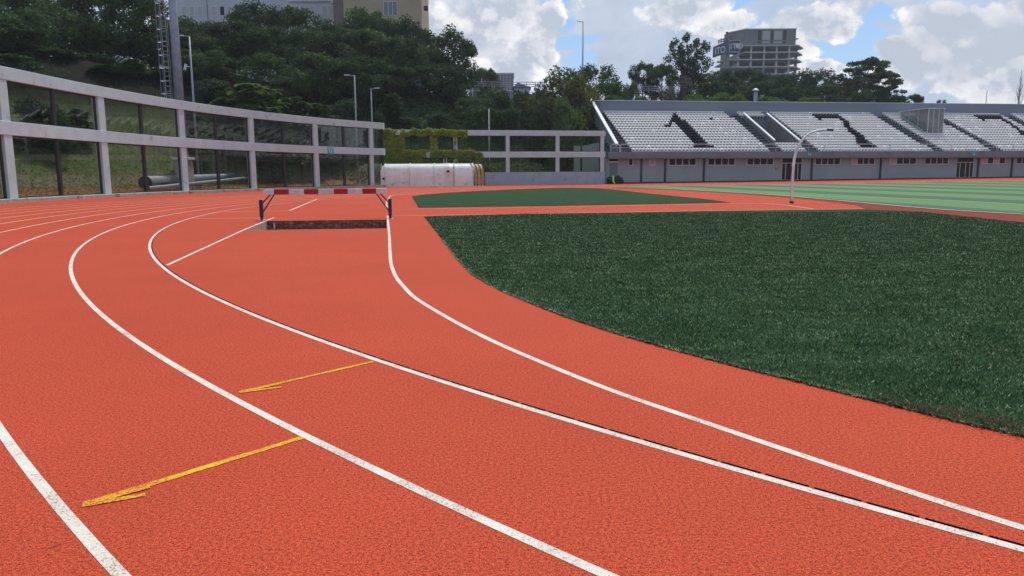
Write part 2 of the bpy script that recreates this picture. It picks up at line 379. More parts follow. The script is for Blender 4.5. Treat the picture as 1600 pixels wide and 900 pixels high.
t.put(b.inputs['Base Color'], t.mix(t.mr(zz, 5.5, 8.5), t.mix(t.mr(zz, .5, 1.6), dry, grs), (.014, .014, .010)))  # near-black higher up the bank is tree shade painted into the colour
bn = t.new('ShaderNodeBump'); bn.inputs['Distance'].default_value = .25; t.l.new(t.noise(o, 5, 6, .75), bn.inputs['Height']); t.l.new(bn.outputs[0], b.inputs['Normal'])
tag(link('terrain', me, None, 'hill_soil_shade'), 'grassy bank rising behind the facade and the stand', kind='structure')

def sheet(name, outline, dz, mat, holes=(), step=3.5, parent=None, skirt=0):
    loops = [list(outline)] + [list(h) for h in holes]; co = []; ed = []
    for L in loops:
        i = len(co); n = len(L); co += [Vector((p[0], p[1])) for p in L]; ed += [(i + k, i + (k + 1) % n) for k in range(n)]
    x0 = min(p[0] for p in outline); x1 = max(p[0] for p in outline); y0 = min(p[1] for p in outline); y1 = max(p[1] for p in outline)
    y = max(y0, 24)
    while y < y1:
        x = x0
        while x < x1:
            if inpoly(x, y, outline) and not any(inpoly(x, y, h) for h in holes): co.append(Vector((x, y)))
            x += step
        y += step
    r = delaunay_2d_cdt(co, ed, [], 0, 1e-5); vs = r[0]; fs = []
    for f in r[2]:
        cx = sum(vs[i].x for i in f) / len(f); cy = sum(vs[i].y for i in f) / len(f)
        if inpoly(cx, cy, outline) and not any(inpoly(cx, cy, h) for h in holes): fs.append(tuple(f))
    mb = MB(); mb.v = [(v.x, v.y, G(v.x, v.y) + dz) for v in vs]; mb.f = fs
    o = mb.build(name, mat, parent)
    for p in o.data.polygons:
        if p.normal.z < 0: p.flip()
    return o
def ribbon(name, pts, wd, dz, mat, parent=None, closed=False):
    pts = [Vector((p[0], p[1], 0)) for p in pts]; mb = MB(); n = len(pts)
    for k, p in enumerate(pts):
        d = (pts[min(k + 1, n - 1)] - pts[max(k - 1, 0)]).normalized(); s = Vector((-d.y, d.x, 0)) * wd / 2
        for q in (p - s, p + s): mb.v.append((q.x, q.y, G(q.x, q.y) + dz))
        if k: i = 2 * k; mb.f.append((i - 2, i, i + 1, i - 1))
    o = mb.build(name, mat, parent)
    for p in o.data.polygons:
        if p.normal.z < 0: p.flip()
    return o

CX, CY, R0 = 27.593, 31.109, 38.245
def arc(rad, a0, a1, n, grow=True):
    out = []
    for k in range(n + 1):
        a = a0 + (a1 - a0) * k / n; t = min(max((158 - a) / 42, 0), 1); e = 7.6 * t * t * (3 - 2 * t) if grow else 0
        out.append((CX + (rad + e) * math.cos(R(a)), CY + (rad + e) * math.sin(R(a))))
    return out
pit = [(-6.58, 18.91), (-3.14, 19.27), (-3.69, 22.67), (-7.12, 22.40)]
track_outline = [(-22.8, -22), (-23.2, 11), (-23.8, 20.3), (-24.2, 29.2), (-24.3, 38.2), (-24.15, 46.9), (-23.1, 55.8), (-21.0, 64.3), (-17.8, 72.5), (-14, 79.3), (-13.3, 84.3), (10.9, 90.3)] + \
    [tuple((F0 + U * s_ - V_ * .02)[:2]) for s_ in (0, 20, 40, 60, 90)] + [(104, -22)]
track = tag(sheet('running_track', track_outline, 0, 'red_rubber', [pit]), 'red rubber athletics track', kind='structure')
# lane lines, white, lane 1 to 8
for k in range(9):
    pts = arc(R0 + 1.22 * k, 262 - 360 + 360 if False else 262, 86, 260)
    e = pts[-1]; d = U
    pts += [(e[0] + d.x * q, e[1] + d.y * q) for q in (6, 14, 24, 36, 50)]
    ribbon('lane_line', pts, .052, .002, 'white_line', track)
# drainage slots along the inner kerb line
pbr('slot_black', (.004, .004, .004), 1, spec=0)
mb = MB(); a = 252.0
while a > 130:
    da = math.degrees(.21 / R0) if a > 200 else math.degrees(1.0 / R0)
    for q in (a, a - da):
        for rr in (R0 - .045, R0 - .028): x, y = CX + rr * math.cos(R(q)), CY + rr * math.sin(R(q)); mb.v.append((x, y, G(x, y) + .0035))
    i = len(mb.v) - 4; mb.f.append((i, i + 1, i + 3, i + 2)); a -= da + math.degrees(.022 / R0)
ds = mb.build('drain_slots', 'slot_black', track); ds['kind'] = 'stuff'
for p in ds.data.polygons:
    if p.normal.z < 0: p.flip()
Sl = [(-4.75, 29.44), (-5.22, 32.29), (-5.92, 36.66), (-6.75, 42.66), (-7.15, 45.6), (-7.3, 47.6), (-7.1, 49.6), (-6.5, 52), (-5.2, 55.2)]
ribbon('water_jump_line', cr(Sl, 6), .06, .004, 'white_line', track)
Sn = [(-3.99, 24.77), (-3.44, 21.41), (-2.74, 17.17), (-2.34, 14.68), (-2.07, 13.01), (-1.89, 11.93), (-1.71, 11.0), (-1.56, 10.3), (-1.37, 9.57), (-1.1, 8.64), (-.63, 7.44), (-.22, 6.51), (.15, 5.79), (.63, 4.94), (1.10, 4.25), (1.57, 3.58), (2.06, 2.92), (3.0, 1.85), (4.4, .4)]
ribbon('water_jump_line', cr(Sn, 6), .055, .002, 'white_line', track)
ribbon('water_jump_line', [(-5.37, 11.87), (-6.62, 18.9), (-7.17, 22.4), (-7.43, 24.08)], .055, .003, 'white_line', track)
ribbon('pit_lip', [(-6.60, 18.88), (-3.12, 19.24)], .035, .004, 'kerb_stone', track)
ribbon('pit_lip', [(-7.1, 22.45), (-3.7, 22.72)], .03, .004, 'kerb_stone', track)
ribbon('water_jump_line', [(-8.11, 28.15), (-10.22, 40.54)], .07, .008, 'white_line', track)
ribbon('runway_line', [(-10.34, 27.72), (-8.16, 28.15)], .05, .008, 'white_line', track)
ribbon('runway_line', [(-9.95, 23.83), (-7.70, 23.78)], .05, .008, 'white_line', track)
ribbon('runway_line', [(-4.48, 28.75), (-3.5, 28.9), (1.75, 29.75), (9.38, 32.1)], .06, .010, 'white_line', track)
ribbon('runway_line', [(-3.74, 24.5), (-2.75, 24.6), (1.51, 25.5), (6.63, 26.5), (12.4, 27.2)], .06, .010, 'white_line', track)
ribbon('throwing_arc', cr([(9.4, 32.1), (10.3, 32.2), (10.75, 31.0), (10.8, 29.6), (10.75, 27.4)], 5), .07, .004, 'white_line', track)
# yellow arrows sprayed between the lanes
def ystroke(name, segs):
    mb = MB(); h = .003
    for p, q, wa, wb in segs:
        p = Vector((*p, 0)); q = Vector((*q, 0)); d = (q - p); n = 40; s = Vector((-d.y, d.x, 0)).normalized(); i = len(mb.v)
        for k in range(n + 1):
            c = p + d * k / n; ww = (wa + (wb - wa) * k / n) / 2
            j1, j2 = (random.uniform(.86, 1.12) for _ in 'ab')
            mb.v += [tuple(c - s * ww * j1 + Vector((0, 0, h))), tuple(c + s * ww * j2 + Vector((0, 0, h)))]
            if k: q0 = i + 2 * k; mb.f.append((q0 - 2, q0, q0 + 1, q0 - 1))
        h += .0012
    o = mb.build(name, 'yellow_paint', track)
    for p in o.data.polygons:
        if p.normal.z < 0: p.flip()
ystroke('arrow_mark', [((-1.06, 5.71), (-1.80, 4.90), .035, .045), ((-1.80, 4.90), (-1.56, 5.02), .05, .03), ((-1.79, 4.915), (-1.60, 5.09), .05, .03)])
ystroke('arrow_mark', [((-1.15, 4.03), (-1.885, 3.185), .045, .05), ((-1.885, 3.18), (-1.66, 3.285), .055, .035), ((-1.88, 3.19), (-1.68, 3.37), .055, .03)])

infield = [(-2.7, 23.81), (-2.14, 20.32), (-1.71, 17.62), (-1.37, 15.55), (-1.1, 13.91), (-0.91, 12.67), (-0.73, 11.63), (-0.56, 10.71), (-0.36, 9.92), (-0.17, 9.29), (0.02, 8.75), (0.29, 8.05), (0.45, 7.68), (0.61, 7.31), (1.08, 6.40), (1.64, 5.52), (1.98, 5.05), (2.35, 4.52), (2.75, 4.0), (3.6, 3.1), (5.2, 1.7), (7.5, 0), (10, -1.6), (13.2, -3.2), (13.3, 19.8), (13.2, 25.2), (12.3, 26.95), (6.6, 26.3), (1.5, 25.4)]
lft = [tuple(v[:2]) for v in cr(infield[:24], 4)] + infield[24:]
tag(sheet('infield_turf', lft, .009, 'infield_turf'), 'dark green artificial turf inside the bend', kind='structure')
g2 = [(-5.80, 44.9), (-3.62, 30.0), (1.81, 30.95), (9.4, 33.1), (9.4, 37.7), (8.6, 48.5), (8.2, 60), (7.6, 67.5), (5.2, 70.3), (3.4, 69.3), (0.3, 65), (-2.5, 58.9), (-4.5, 53.3), (-5.5, 48.4)]
tag(sheet('far_turf', g2, .014, 'infield_turf'), 'dark green turf segment beyond the runway', kind='structure')
pitch = [(19.0, -5), (17.4, 12), (15.5, 23.3), (14.6, 27.3), (14.6, 36.7), (14.5, 46), (12.8, 60.5), (9.8, 67.9), (9.0, 73.2), (11.8, 75.2), (30, 77.4), (52.4, 80.3), (95, 86), (98, -5)]
tag(sheet('pitch_turf', pitch, .010, 'pitch_turf', step=4), 'bright green striped football pitch', kind='structure')
granular('old_rubber', (.07, .010, .006), (.34, .058, .034), k=(.40, .60))
tag(sheet('worn_strip', [(14.45, 46), (14.5, 36.7), (14.5, 27.4), (15.35, 23.4), (17.1, 13), (13.35, 13), (13.35, 25), (12.5, 27.2), (13.4, 30), (13.9, 36), (13.6, 46), (11.8, 60), (8.9, 66.8), (9.6, 67.6), (12.6, 60.5)], .0065, 'old_rubber', step=3), 'darker worn rubber strip along the pitch', kind='structure')
pl = tag(ribbon('pitch_line', cr([(20.6, 12), (18.0, 20), (15.5, 23.35), (14.62, 27.3), (14.62, 36.7), (14.52, 46), (12.82, 60.5), (9.85, 67.9)][2:], 4), .12, .022, 'white_line'), kind='structure')
tag(ribbon('pitch_line', cr([(15.6, 42.4), (18.8, 35.4), (19.7, 29.6), (20.5, 20)], 6), .10, .018, 'white_line'), kind='structure')
tag(ribbon('pitch_line', cr([(9.1, 73.0), (11.8, 75.0), (30, 77.2), (52.4, 80.1)], 4), .14, .018, 'white_line'), kind='structure')

# blades on the near turf
def blades(poly, n, ymax):
    P = []
    while len(P) < n:
        y = 3.3 + (ymax - 3.3) * rng.random(4000) ** 1.9; x = rng.uniform(-3, 13.2, 4000)
        ok = np.abs(x) < y * .72 + .5
        for a, b_ in zip(x[ok], y[ok]):
            if inpoly(a, b_, poly): P.append((a, b_))
    P = np.array(P[:n]); d = P[:, 1]; sz = .5 + d * .14
    a = rng.uniform(0, 2 * np.pi, n); wd = (.0035 * sz)[:, None]; h = (rng.uniform(.010, .022, n) * (.8 + .25 * sz))[:, None]
    side = np.stack([np.cos(a), np.sin(a), 0 * a], 1); lean = np.stack([rng.normal(0, .5, n), rng.normal(0, .5, n), np.ones(n)], 1)
    base = np.stack([P[:, 0], P[:, 1], np.full(n, .012)], 1)
    V = np.stack([base - side * wd, base + side * wd, base + lean * h], 1).reshape(-1, 3)
    return V, np.arange(3 * n).reshape(-1, 3)
V, Fm = blades(lft, 320000, 25)
fe = lft[8:108]; FV = []
for (ax, ay), (bx, by) in zip(fe, fe[1:]):
    if min(ay, by) > 16 or max(ay, by) < 1.5 or ax > 5: continue
    L = math.hypot(bx - ax, by - ay)
    for _ in range(int(L * (900 if ay < 8 else 500))):
        t_ = random.random(); nx_, ny_ = (by - ay) / L, -(bx - ax) / L; o_ = random.gauss(0, .012); x = ax + (bx - ax) * t_ + nx_ * o_; y = ay + (by - ay) * t_ + ny_ * o_; a = random.uniform(0, 6.28); l_ = random.uniform(.01, .028) * (1 + ay * .05); w2 = .0035 * (1 + ay * .08)
        FV += [(x - w2 * math.sin(a), y + w2 * math.cos(a), .006), (x + w2 * math.sin(a), y - w2 * math.cos(a), .006), (x + l_ * math.cos(a), y + l_ * math.sin(a), .006 + random.uniform(.004, .016))]
V = np.concatenate([V, np.array(FV)]); Fm = np.arange(len(V)).reshape(-1, 3)
tag(link('grass', np_mesh('grass', V, Fm, 'turf_blade')), 'short dark green plastic turf fibres inside the bend', 'grass', kind='stuff')
# worn brown fringe at the turf edge
V = []
for k in range(2600):
    t_ = random.random() ** .8; c = Vector((2.25, 4.67, 0)).lerp(Vector((2.9, 3.85, 0)), t_); g_ = random.gauss(.05, .06) * (1.3 if t_ > .35 else .5); x = c.x + g_ * .8; y = c.y + g_ * .6
    a = random.uniform(0, 6.28); h = random.uniform(.005, .012); l_ = random.uniform(.008, .02)
    V += [(x, y, .020), (x + l_ * math.cos(a), y + l_ * math.sin(a), .020 + h), (x + .006 * math.sin(a), y - .006 * math.cos(a), .021)]
tag(link('dead_grass', np_mesh('dead_grass', np.array(V), np.arange(len(V)).reshape(-1, 3), 'dry_leaf')), 'worn brown fibres along the turf edge', 'dry grass', kind='stuff')

# ------------------------------------------------------------------ air
m = bpy.data.materials.new('air'); m.use_nodes = True; t = NT(m.node_tree); t.n.clear(); MAT['air'] = m
pv = t.new('ShaderNodeVolumePrincipled'); pv.inputs['Density'].default_value = .00022; pv.inputs['Color'].default_value = (.84, .92, 1, 1); pv.inputs['Anisotropy'].default_value = .3
ou = t.new('ShaderNodeOutputMaterial'); t.l.new(pv.outputs[0], ou.inputs['Volume'])
tag(MB().box(-420, 520, -60, 460, -12, 75).build('haze', 'air'), 'thin pale summer haze in the air', 'haze', kind='stuff')

# ------------------------------------------------------------------ water jump
wj = empty('water_jump_pit', (PC[0], PC[1], 0), 'sunken empty water jump pit with brick inner wall in front of the striped barrier', 'water jump pit')
def pq(i, z): return (pit[i][0], pit[i][1], z)
O_ = (PC[0], PC[1], 0)
MB().poly([pq(3, -.75), pq(2, -.75), pq(2, 0.0), pq(3, 0.0)]).build('brick_wall', 'pit_brick', wj, off=O_)
MB().poly([pq(0, -.05), pq(3, -.75), pq(3, 0), pq(0, 0)]).build('side_wall', 'pit_plaster', wj, off=O_); MB().poly([pq(1, -.05), pq(2, -.75), pq(2, 0), pq(1, 0)]).build('side_wall', 'pit_plaster', wj, off=O_)
MB().poly([pq(0, -.05), pq(1, -.05), pq(2, -.75), pq(3, -.75)]).build('sloping_floor', 'red_rubber', wj, off=O_)
MB().beam((-6.9, 22.35, -.22), (-6.9, 22.35, -.05), .04, .03, (0, 1, 0)).build('steel_bracket', 'steel', wj, off=O_)
bl, br = Vector((-7.39, 22.79, 0)), Vector((-3.66, 23.21, 0)); bd = (br - bl).normalized(); bc = (bl + br) / 2
ang = math.atan2(bd.y, bd.x)
ba = empty('water_jump_barrier', bc, 'red and white striped wooden barrier on navy posts over the water jump', 'hurdle', rz=ang)
hw = 1.79; n_seg = 9; wds = [.94, 1.32, 1.35, 1.28, 1.38, 1.25, 1.33, 1.23, .94]; tot = sum(wds); x = -hw
for k, q in enumerate(wds):
    l = q / tot * 2 * hw
    MB().box(x + .001, x + l - .001, -.065, .065, .752, .905).build('white_segment' if k % 2 == 0 else 'red_segment', 'white_paint' if k % 2 == 0 else 'red_paint', ba, bevel=.004); x += l
for s in (-1, 1):
    xp = s * 1.88
    MB().box(xp - .05, xp + .05, -.05, .05, .10, .60).box(xp - .036, xp + .036, -.036, .036, .012, .10).build('post', 'navy_paint', ba, bevel=.004)
    MB().box(xp - .09, xp + .09, -.09, .09, .002, .012).build('base_plate', 'steel', ba)
    MB().beam((xp - s * .04, .01, .50), (s * 1.60, .01, .755), .035, .04, (0, 1, 0)).build('brace', 'navy_paint', ba)
    MB().beam((xp - s * .04, .01, .24), (s * 1.49, .01, .755), .035, .04, (0, 1, 0)).build('brace', 'navy_paint', ba)

# ------------------------------------------------------------------ curved glazed facade on the left
fcurve = cr(FAC, 8); end = [(-13.55, 80.6), (-13.25, 81.4), (-13.35, 82.2), (-13.9, 82.9)]
fcurve = fcurve + [Vector((*p, 0)) for p in [tuple(v[:2]) for v in cr([FAC[-1]] + end, 4)][1:]]
fa = empty('glazed_facade', (-24.5, 38, 0), 'curved two-storey lavender grey concrete frame with tinted panes along the track on the left', 'facade'); FO = (-24.5, 38, 0)
def wall_band(pts, z0, z1, o0, o1):
    "vertical band along a curve between offsets o0..o1 (to the right of travel = towards the track)"
    mb = MB(); n = len(pts)
    for k, p in enumerate(pts):
        d = (pts[min(k + 1, n - 1)] - pts[max(k - 1, 0)]).normalized(); s = Vector((d.y, -d.x, 0)); g = G(p.x, p.y)
        for oo, z in ((o0, z0), (o1, z0), (o1, z1), (o0, z1)): q = p + s * oo; mb.v.append((q.x, q.y, z + g))
        if k:
            i = 4 * (k - 1); j = 4 * k
            for a in range(4): mb.f.append((i + a, i + (a + 1) % 4, j + (a + 1) % 4, j + a))
    mb.f.append((0, 1, 2, 3)); i = 4 * (n - 1); mb.f.append((i + 3, i + 2, i + 1, i)); return mb
wall_band(fcurve, 5.93, 6.55, -.40, .03).build('top_beam', 'concrete_lavender', fa, off=FO, bevel=.012)
wall_band(fcurve, 3.28, 3.95, -.40, .03).build('middle_beam', 'concrete_lavender', fa, off=FO, bevel=.012)
wall_band(fcurve, -.05, .20, -.40, .32).build('kerb', 'kerb_stone', fa, off=FO, bevel=.02)
def frame_at(p, d): s = Vector((d.y, -d.x, 0)); return lambda a, b_, z: tuple(p + d * a + s * b_ + Vector((0, 0, z + G(p.x, p.y))))
def lbox(mb, T, a0, a1, b0, b1, z0, z1):
    return mb.quadbox([T(a0, b0, z0), T(a1, b0, z0), T(a1, b1, z0), T(a0, b1, z0), T(a0, b0, z1), T(a1, b0, z1), T(a1, b1, z1), T(a0, b1, z1)])
for i, c in enumerate(FAC):
    k = i * 8; p = fcurve[k]; d = (fcurve[min(k + 1, len(fcurve) - 1)] - fcurve[max(k - 1, 0)]).normalized(); T = frame_at(Vector((p.x, p.y, 0)), d)
    hwid = .32 if i < 8 else .25
    mb = MB(); lbox(mb, T, -hwid, hwid, -.38, .0, .2, 3.3); lbox(mb, T, -hwid, hwid, -.38, .0, 3.93, 5.95)
    mb.build('column', 'concrete_lavender', fa, off=FO, bevel=.01)
    if i < len(FAC) - 1:
        for (z0, z1) in ((.2, 3.28), (3.95, 5.93)):
            seg = fcurve[k:k + 9]
            wall_band(seg, z0, z1, -.215, -.205).build('glass_pane', 'tinted_glass', fa, off=FO)
            fm = MB(); b0 = wall_band(seg, z0, z0 + .07, -.25, -.17); b1_ = wall_band(seg, z1 - .07, z1, -.25, -.17)
            for bb in (b0, b1_):
                n0 = len(fm.v); fm.v += bb.v; fm.f += [tuple(n0 + q for q in f) for f in bb.f]
            q = fcurve[k + 4]; dd = (fcurve[k + 5] - fcurve[k + 3]).normalized(); T2 = frame_at(Vector((q.x, q.y, 0)), dd)
            lbox(fm, T2, -.13, -.03, -.29, -.13, z0, z1); lbox(fm, T2, .04, .12, -.27, -.15, z0, z1)
            d2 = (fcurve[k + 8] - fcurve[k + 7]).normalized(); T3 = frame_at(Vector((fcurve[k + 8].x, fcurve[k + 8].y, 0)), d2); lbox(fm, T3, -.42, -.33, -.26, -.15, z0, z1)
            fm.build('mullion', 'frame_dark', fa, off=FO)
lastseg = fcurve[64:]
for (z0, z1) in ((.2, 3.28), (3.95, 5.93)):
    wall_band(lastseg, z0, z1, -.22, -.20).build('glass_pane', 'tinted_glass', fa, off=FO)
    q = fcurve[-6]; wall_band(fcurve[-9:-7], z0, z1, -.3, -.1).build('mullion', 'frame_dark', fa, off=FO)

def exit_sign(loc, rz, w_, h_, label, strip=False):
    e = empty('exit_sign', loc, label, 'sign', 'teal emergency exit signs', rz)
    MB().box(-w_ / 2, w_ / 2, 0, .03, 0, h_).build('board', 'sign_teal', e)
    a = MB(); s = h_
    a.box(w_ * .16 - s * .05, w_ * .16 + s * .05, -.004, 0, s * .35, s * .72)
    a.prism([(w_ * .16 - s * .16, -.004, s * .38), (w_ * .16 + s * .16, -.004, s * .38), (w_ * .16, -.004, s * .16)], (0, .004, 0)); a.build('arrow', 'sign_white', e)
    f = MB(); cx = -w_ * .22
    f.box(cx - s * .05, cx + s * .07, -.004, 0, s * .40, s * .68); f.box(cx - s * .03, cx + s * .06, -.004, 0, s * .70, s * .80)
    f.beam((cx, -.002, s * .42), (cx - s * .16, -.002, s * .14), .004, s * .07, (0, 1, 0)); f.beam((cx + .01, -.002, s * .42), (cx + s * .15, -.002, s * .18), .004, s * .07, (0, 1, 0))
    f.beam((cx, -.002, s * .64), (cx - s * .17, -.002, s * .5), .004, s * .05, (0, 1, 0)); f.build('running_figure', 'sign_white', e)
    if strip: MB().box(-w_ / 2, w_ / 2, -.006, -.001, s * .85, s * .90).build('strip', 'sign_white', e)
    return e
pA = fcurve[7 * 8 + 1]; dA = (fcurve[58] - fcurve[56]).normalized()
pS = pA + dA * .9 + Vector((dA.y, -dA.x, 0)) * .07
exit_sign((pS.x, pS.y, 3.22 + G(pS.x, pS.y)), math.atan2(dA.y, dA.x), .82, .66, 'teal exit sign fixed to the middle beam of the curved glazed facade', True)

# ------------------------------------------------------------------ straight glazed wall with ivy
A2 = Vector((-13.95, 84.35, 0)); B2 = Vector((10.85, 89.9, 0)); d2 = (B2 - A2).normalized(); L2 = (B2 - A2).length
gw = empty('glazed_wall', A2, 'long straight grey concrete wall with tinted windows between the curved facade and the stand', 'wall', rz=math.atan2(d2.y, d2.x)); z_ = -.27
cols = [0.0, 2.1, 8.0, 13.9, 19.7, 25.05]
def bw(mb, a0, a1, b0, b1, z0, z1): return mb.box(a0, a1, b0, b1, z0 + z_, z1 + z_)
bw(MB(), 0, L2, 0, .35, -.1, 1.42).build('base_wall', 'concrete_blue', gw, bevel=.01)
bw(MB(), 0, L2, -.02, .37, 3.05, 3.70).build('middle_beam', 'concrete_lavender', gw, bevel=.01)
bw(MB(), 0, L2, -.02, .37, 5.46, 6.05).build('top_beam', 'concrete_lavender', gw, bevel=.01)
for c in cols:
    w0 = .22; c = min(max(c, w0), L2 - w0)
    mb = MB(); bw(mb, c - w0, c + w0, .0, .35, 1.42, 3.06); bw(mb, c - w0, c + w0, .0, .35, 3.69, 5.47); mb.build('column', 'concrete_lavender', gw, bevel=.01)
for i in range(len(cols) - 1):
    for z0, z1 in ((1.42, 3.05), (3.70, 5.46)):
        a0, a1 = cols[i] + .2, cols[i + 1] - .2
        bw(MB(), a0, a1, .17, .18, z0, z1).build('glass_pane', 'tinted_glass', gw)
        fm = MB()
        for q in ((a0, a1, z0, z0 + .08), (a0, a1, z1 - .06, z1), (a1 - .12, a1, z0, z1)): bw(fm, q[0], q[1], .12, .22, q[2], q[3])
        fm.build('window_frame', 'frame_dark', gw)
def leafcloud(pts, size, nrm=None, aspect=.6, up=.35):
    "rhombic leaf cards at pts (n,3)"
    n = len(pts); a = rng.normal(size=(n, 3)); a /= np.linalg.norm(a, axis=1)[:, None]
    if nrm is None: nr = rng.normal(size=(n, 3)); nr[:, 2] = np.abs(nr[:, 2]) + up
    else: nr = nrm + rng.normal(0, .45, (n, 3))
    nr /= np.linalg.norm(nr, axis=1)[:, None]
    u = np.cross(nr, a); u /= np.linalg.norm(u, axis=1)[:, None] + 1e-9; v = np.cross(nr, u)
    s = size * rng.uniform(.6, 1.3, n)[:, None]; sg = s * aspect
    V = np.stack([pts - u * s, pts - v * sg - nr * sg * .25, pts + u * s, pts + v * sg - nr * sg * .25], 1).reshape(-1, 3)
    return V, np.arange(4 * n).reshape(-1, 4)
def leafobj(name, pts, size, mat, parent=None, **k):
    V, Fm = leafcloud(np.array(pts), size, **k); return link(name, np_mesh(name, V, Fm, mat), parent)
# ivy
pts = []
def ivy(a0, a1, z0, z1, n, hang=0):
    for _ in range(n):
        a = random.uniform(a0, a1); z = random.uniform(z0, z1)
        if noise.noise(Vector((a * .9, z * 1.6, 7))) < -.42: continue
        z += hang * noise.noise(Vector((a * 1.3, 0, z0)))
        q = A2 + d2 * a + Vector((d2.y, -d2.x, 0)) * (random.uniform(.02, .28) + .10 * noise.noise(Vector((a * 2, z * 2, 0)))); pts.append((q.x, q.y, z + z_))
ivy(-.1, 2.4, 1.2, 6.1, 2600, .3); ivy(2, 8.8, 5.42, 6.1, 1500, .18); ivy(8, 9.3, 5.2, 6.0, 160, .3); ivy(2, 10.2, 3.1, 3.85, 2300, .15); ivy(5.2, 6.0, 3.7, 5.4, 160, .2); ivy(10, 11, 3.1, 3.6, 100); ivy(7.8, 8.2, 1.6, 5.4, 110); ivy(2.2, 4.2, 1.4, 3.2, 260, .4)
iv = leafobj('ivy', pts, .155, 'ivy_leaf', nrm=np.array([-.15, -1, .5]))
tag(iv, 'yellow green ivy creeping over the left end of the straight glazed wall', 'ivy')

# ------------------------------------------------------------------ team shelters
def shelter(name, loc, rz, L, panels, mat, label, endmat=None, bulge=None, H_=2.38, D=1.55):
    e = empty(name, loc, label, 'team shelter', 'team shelters by the straight glazed wall', rz)
    prof = [(0, 0), (0, .9), (.02, 1.35), (.10, 1.72), (.26, 2.0), (.5, 2.2), (.8, 2.32), (1.15, H_), (D, H_)]
    x = 0
    for pi, pw in enumerate(panels):
        mb = MB(); nu = 8; x1 = x + pw - .03
        for k in range(nu + 1):
            xx = x + (x1 - x) * k / nu
            for (yy, zz) in prof:
                b = 0
                if bulge == pi: b = .28 * math.exp(-((k / nu - .75) / .25) ** 2) * math.exp(-((zz - 1.9) / .5) ** 2)
                mb.v.append((xx, yy - b, zz + b * .3))
        m_ = len(prof)
        for k in range(nu):
            for j in range(m_ - 1): i = k * m_ + j; mb.f.append((i, i + m_, i + m_ + 1, i + 1))
        mb.build('shell_panel', mat, e, smooth=True)
        rb = MB(); rb.tube([(x1 + .015, yy - .05, zz + .02) for yy, zz in prof], .05, 5); rb.build('rib', 'bark' if mat == 'fibre_beige' else 'white_metal', e)
        x += pw
    rb = MB(); rb.tube([(0, yy - .02, zz) for yy, zz in prof], .04, 5); rb.build('rib', 'bark' if mat == 'fibre_beige' else 'white_metal', e)
    MB().box(0, L, .25, .75, .42, .47).build('bench', 'fibre_beige', e)
    MB().box(0, L, D - .03, D, 0, .3).build('back_rail', 'white_metal', e)
    MB().box(0, L, -.06, .02, 0, .07).build('bottom_rail', 'white_metal', e)
    for s_, on in ((0.02, True), (L - .04, True)):
        pts = [(s_, yy, zz) for yy, zz in prof] + [(s_, D, 0)]
        MB().prism(pts, (.02, 0, 0)).build('end_panel', endmat or 'curtain_glass', e)
    return e
dz_ = math.atan2(B2.y - A2.y, B2.x - A2.x) * .35
s1 = shelter('team_shelter', (-13.6, 80.9, -.27), dz_, 7.55, [.45, 2.55, 2.55, 2.0], 'fibre_white', 'long white curved team shelter with a torn bulging panel', bulge=3)
for px_, pz in ((.32, .85), (7.0, 1.55)):
    mb = MB(); mb.prism([(px_ + random.uniform(.10, .2) * math.cos(a), -.04 if pz < 1 else -.16, pz + random.uniform(.10, .22) * math.sin(a)) for a in [k * .7 for k in range(9)]], (0, .02, 0)); mb.build('hole', 'black', s1)
s2 = shelter('team_shelter', (-5.95, 81.35, -.27), dz_, 1.95, [1.95], 'fibre_white', 'short white curved team shelter between the long one and the beige one')
s3_ = shelter('team_shelter', (-3.95, 81.5, -.27), dz_ + .42, 1.25, [.42, .42, .41], 'fibre_beige', 'beige weathered team shelter end at the right of the white shelters', 'fibre_beige', H_=2.3, D=1.3)
MB().box(.1, 1.15, -.07, -.03, .1, 1.2).build('front_panel', 'fibre_beige', s3_)

# ------------------------------------------------------------------ grandstand
gs = empty('grandstand', F0 + Vector((0, 0, 0)), 'long grey concrete grandstand with rows of pale seats facing the pitch', 'grandstand', rz=TH)
ZB, ZT = 3.18, 8.40; NR = 16; TR = .77; RS = (ZT - ZB) / 15; SL = 84
def rz_(r): return ZB + RS * r
def ro(r): return .5 + TR * r
def gg(s): p = F0 + U * s; return G(p.x, p.y)
# base wall follows the ground
mb = MB(); n = 42
for k in range(n): 
    s0, s1_ = SL * k / n, SL * (k + 1) / n; a, b_ = gg(s0) - .1, gg(s1_) - .1
    mb.poly([(s0, 0, a), (s1_, 0, b_), (s1_, 0, 2.75), (s0, 0, 2.75)])
mb.poly([(0, 0, -.4), (0, 14.2, -.4), (0, 14.2, 2.75), (0, 0, 2.75)]); mb.build('base_wall', 'stand_wall', gs)
MB().box(0, SL, -.004, -.03, -.35, -.25 + .12).build('plinth', 'stand_dark', gs) if False else None
mb = MB()
for k in range(n):
    s0, s1_ = SL * k / n, SL * (k + 1) / n; a, b_ = gg(s0), gg(s1_)
    mb.quadbox([(s0, -.10, a - .1), (s1_, -.10, b_ - .1), (s1_, .0, b_ - .1), (s0, .0, a - .1), (s0, -.10, a + .14), (s1_, -.10, b_ + .14), (s1_, 0, b_ + .14), (s0, 0, a + .14)])
mb.build('plinth', 'stand_dark', gs)
MB().box(-.1, SL, -.95, .1, 2.62, 2.72).box(-.1, SL, -.95, -.75, 2.72, 3.40).build('fascia', 'stand_grey', gs, bevel=.015)
MB().box(-.1, SL, -.75, .5, 2.72, 2.80).build('front_walkway', 'stand_dark', gs)
VO1 = (22.15, 25.35); VO2 = (45.4, 47.7)
def ranges(r):
    v = [(0.9, SL)]
    if 3 <= r <= 13: v = [(0.9, VO1[0]), (VO1[1], SL)]
    if 7 <= r <= 13: v = [v[0], (v[1][0], VO2[0]), (VO2[1], SL)]
    return v
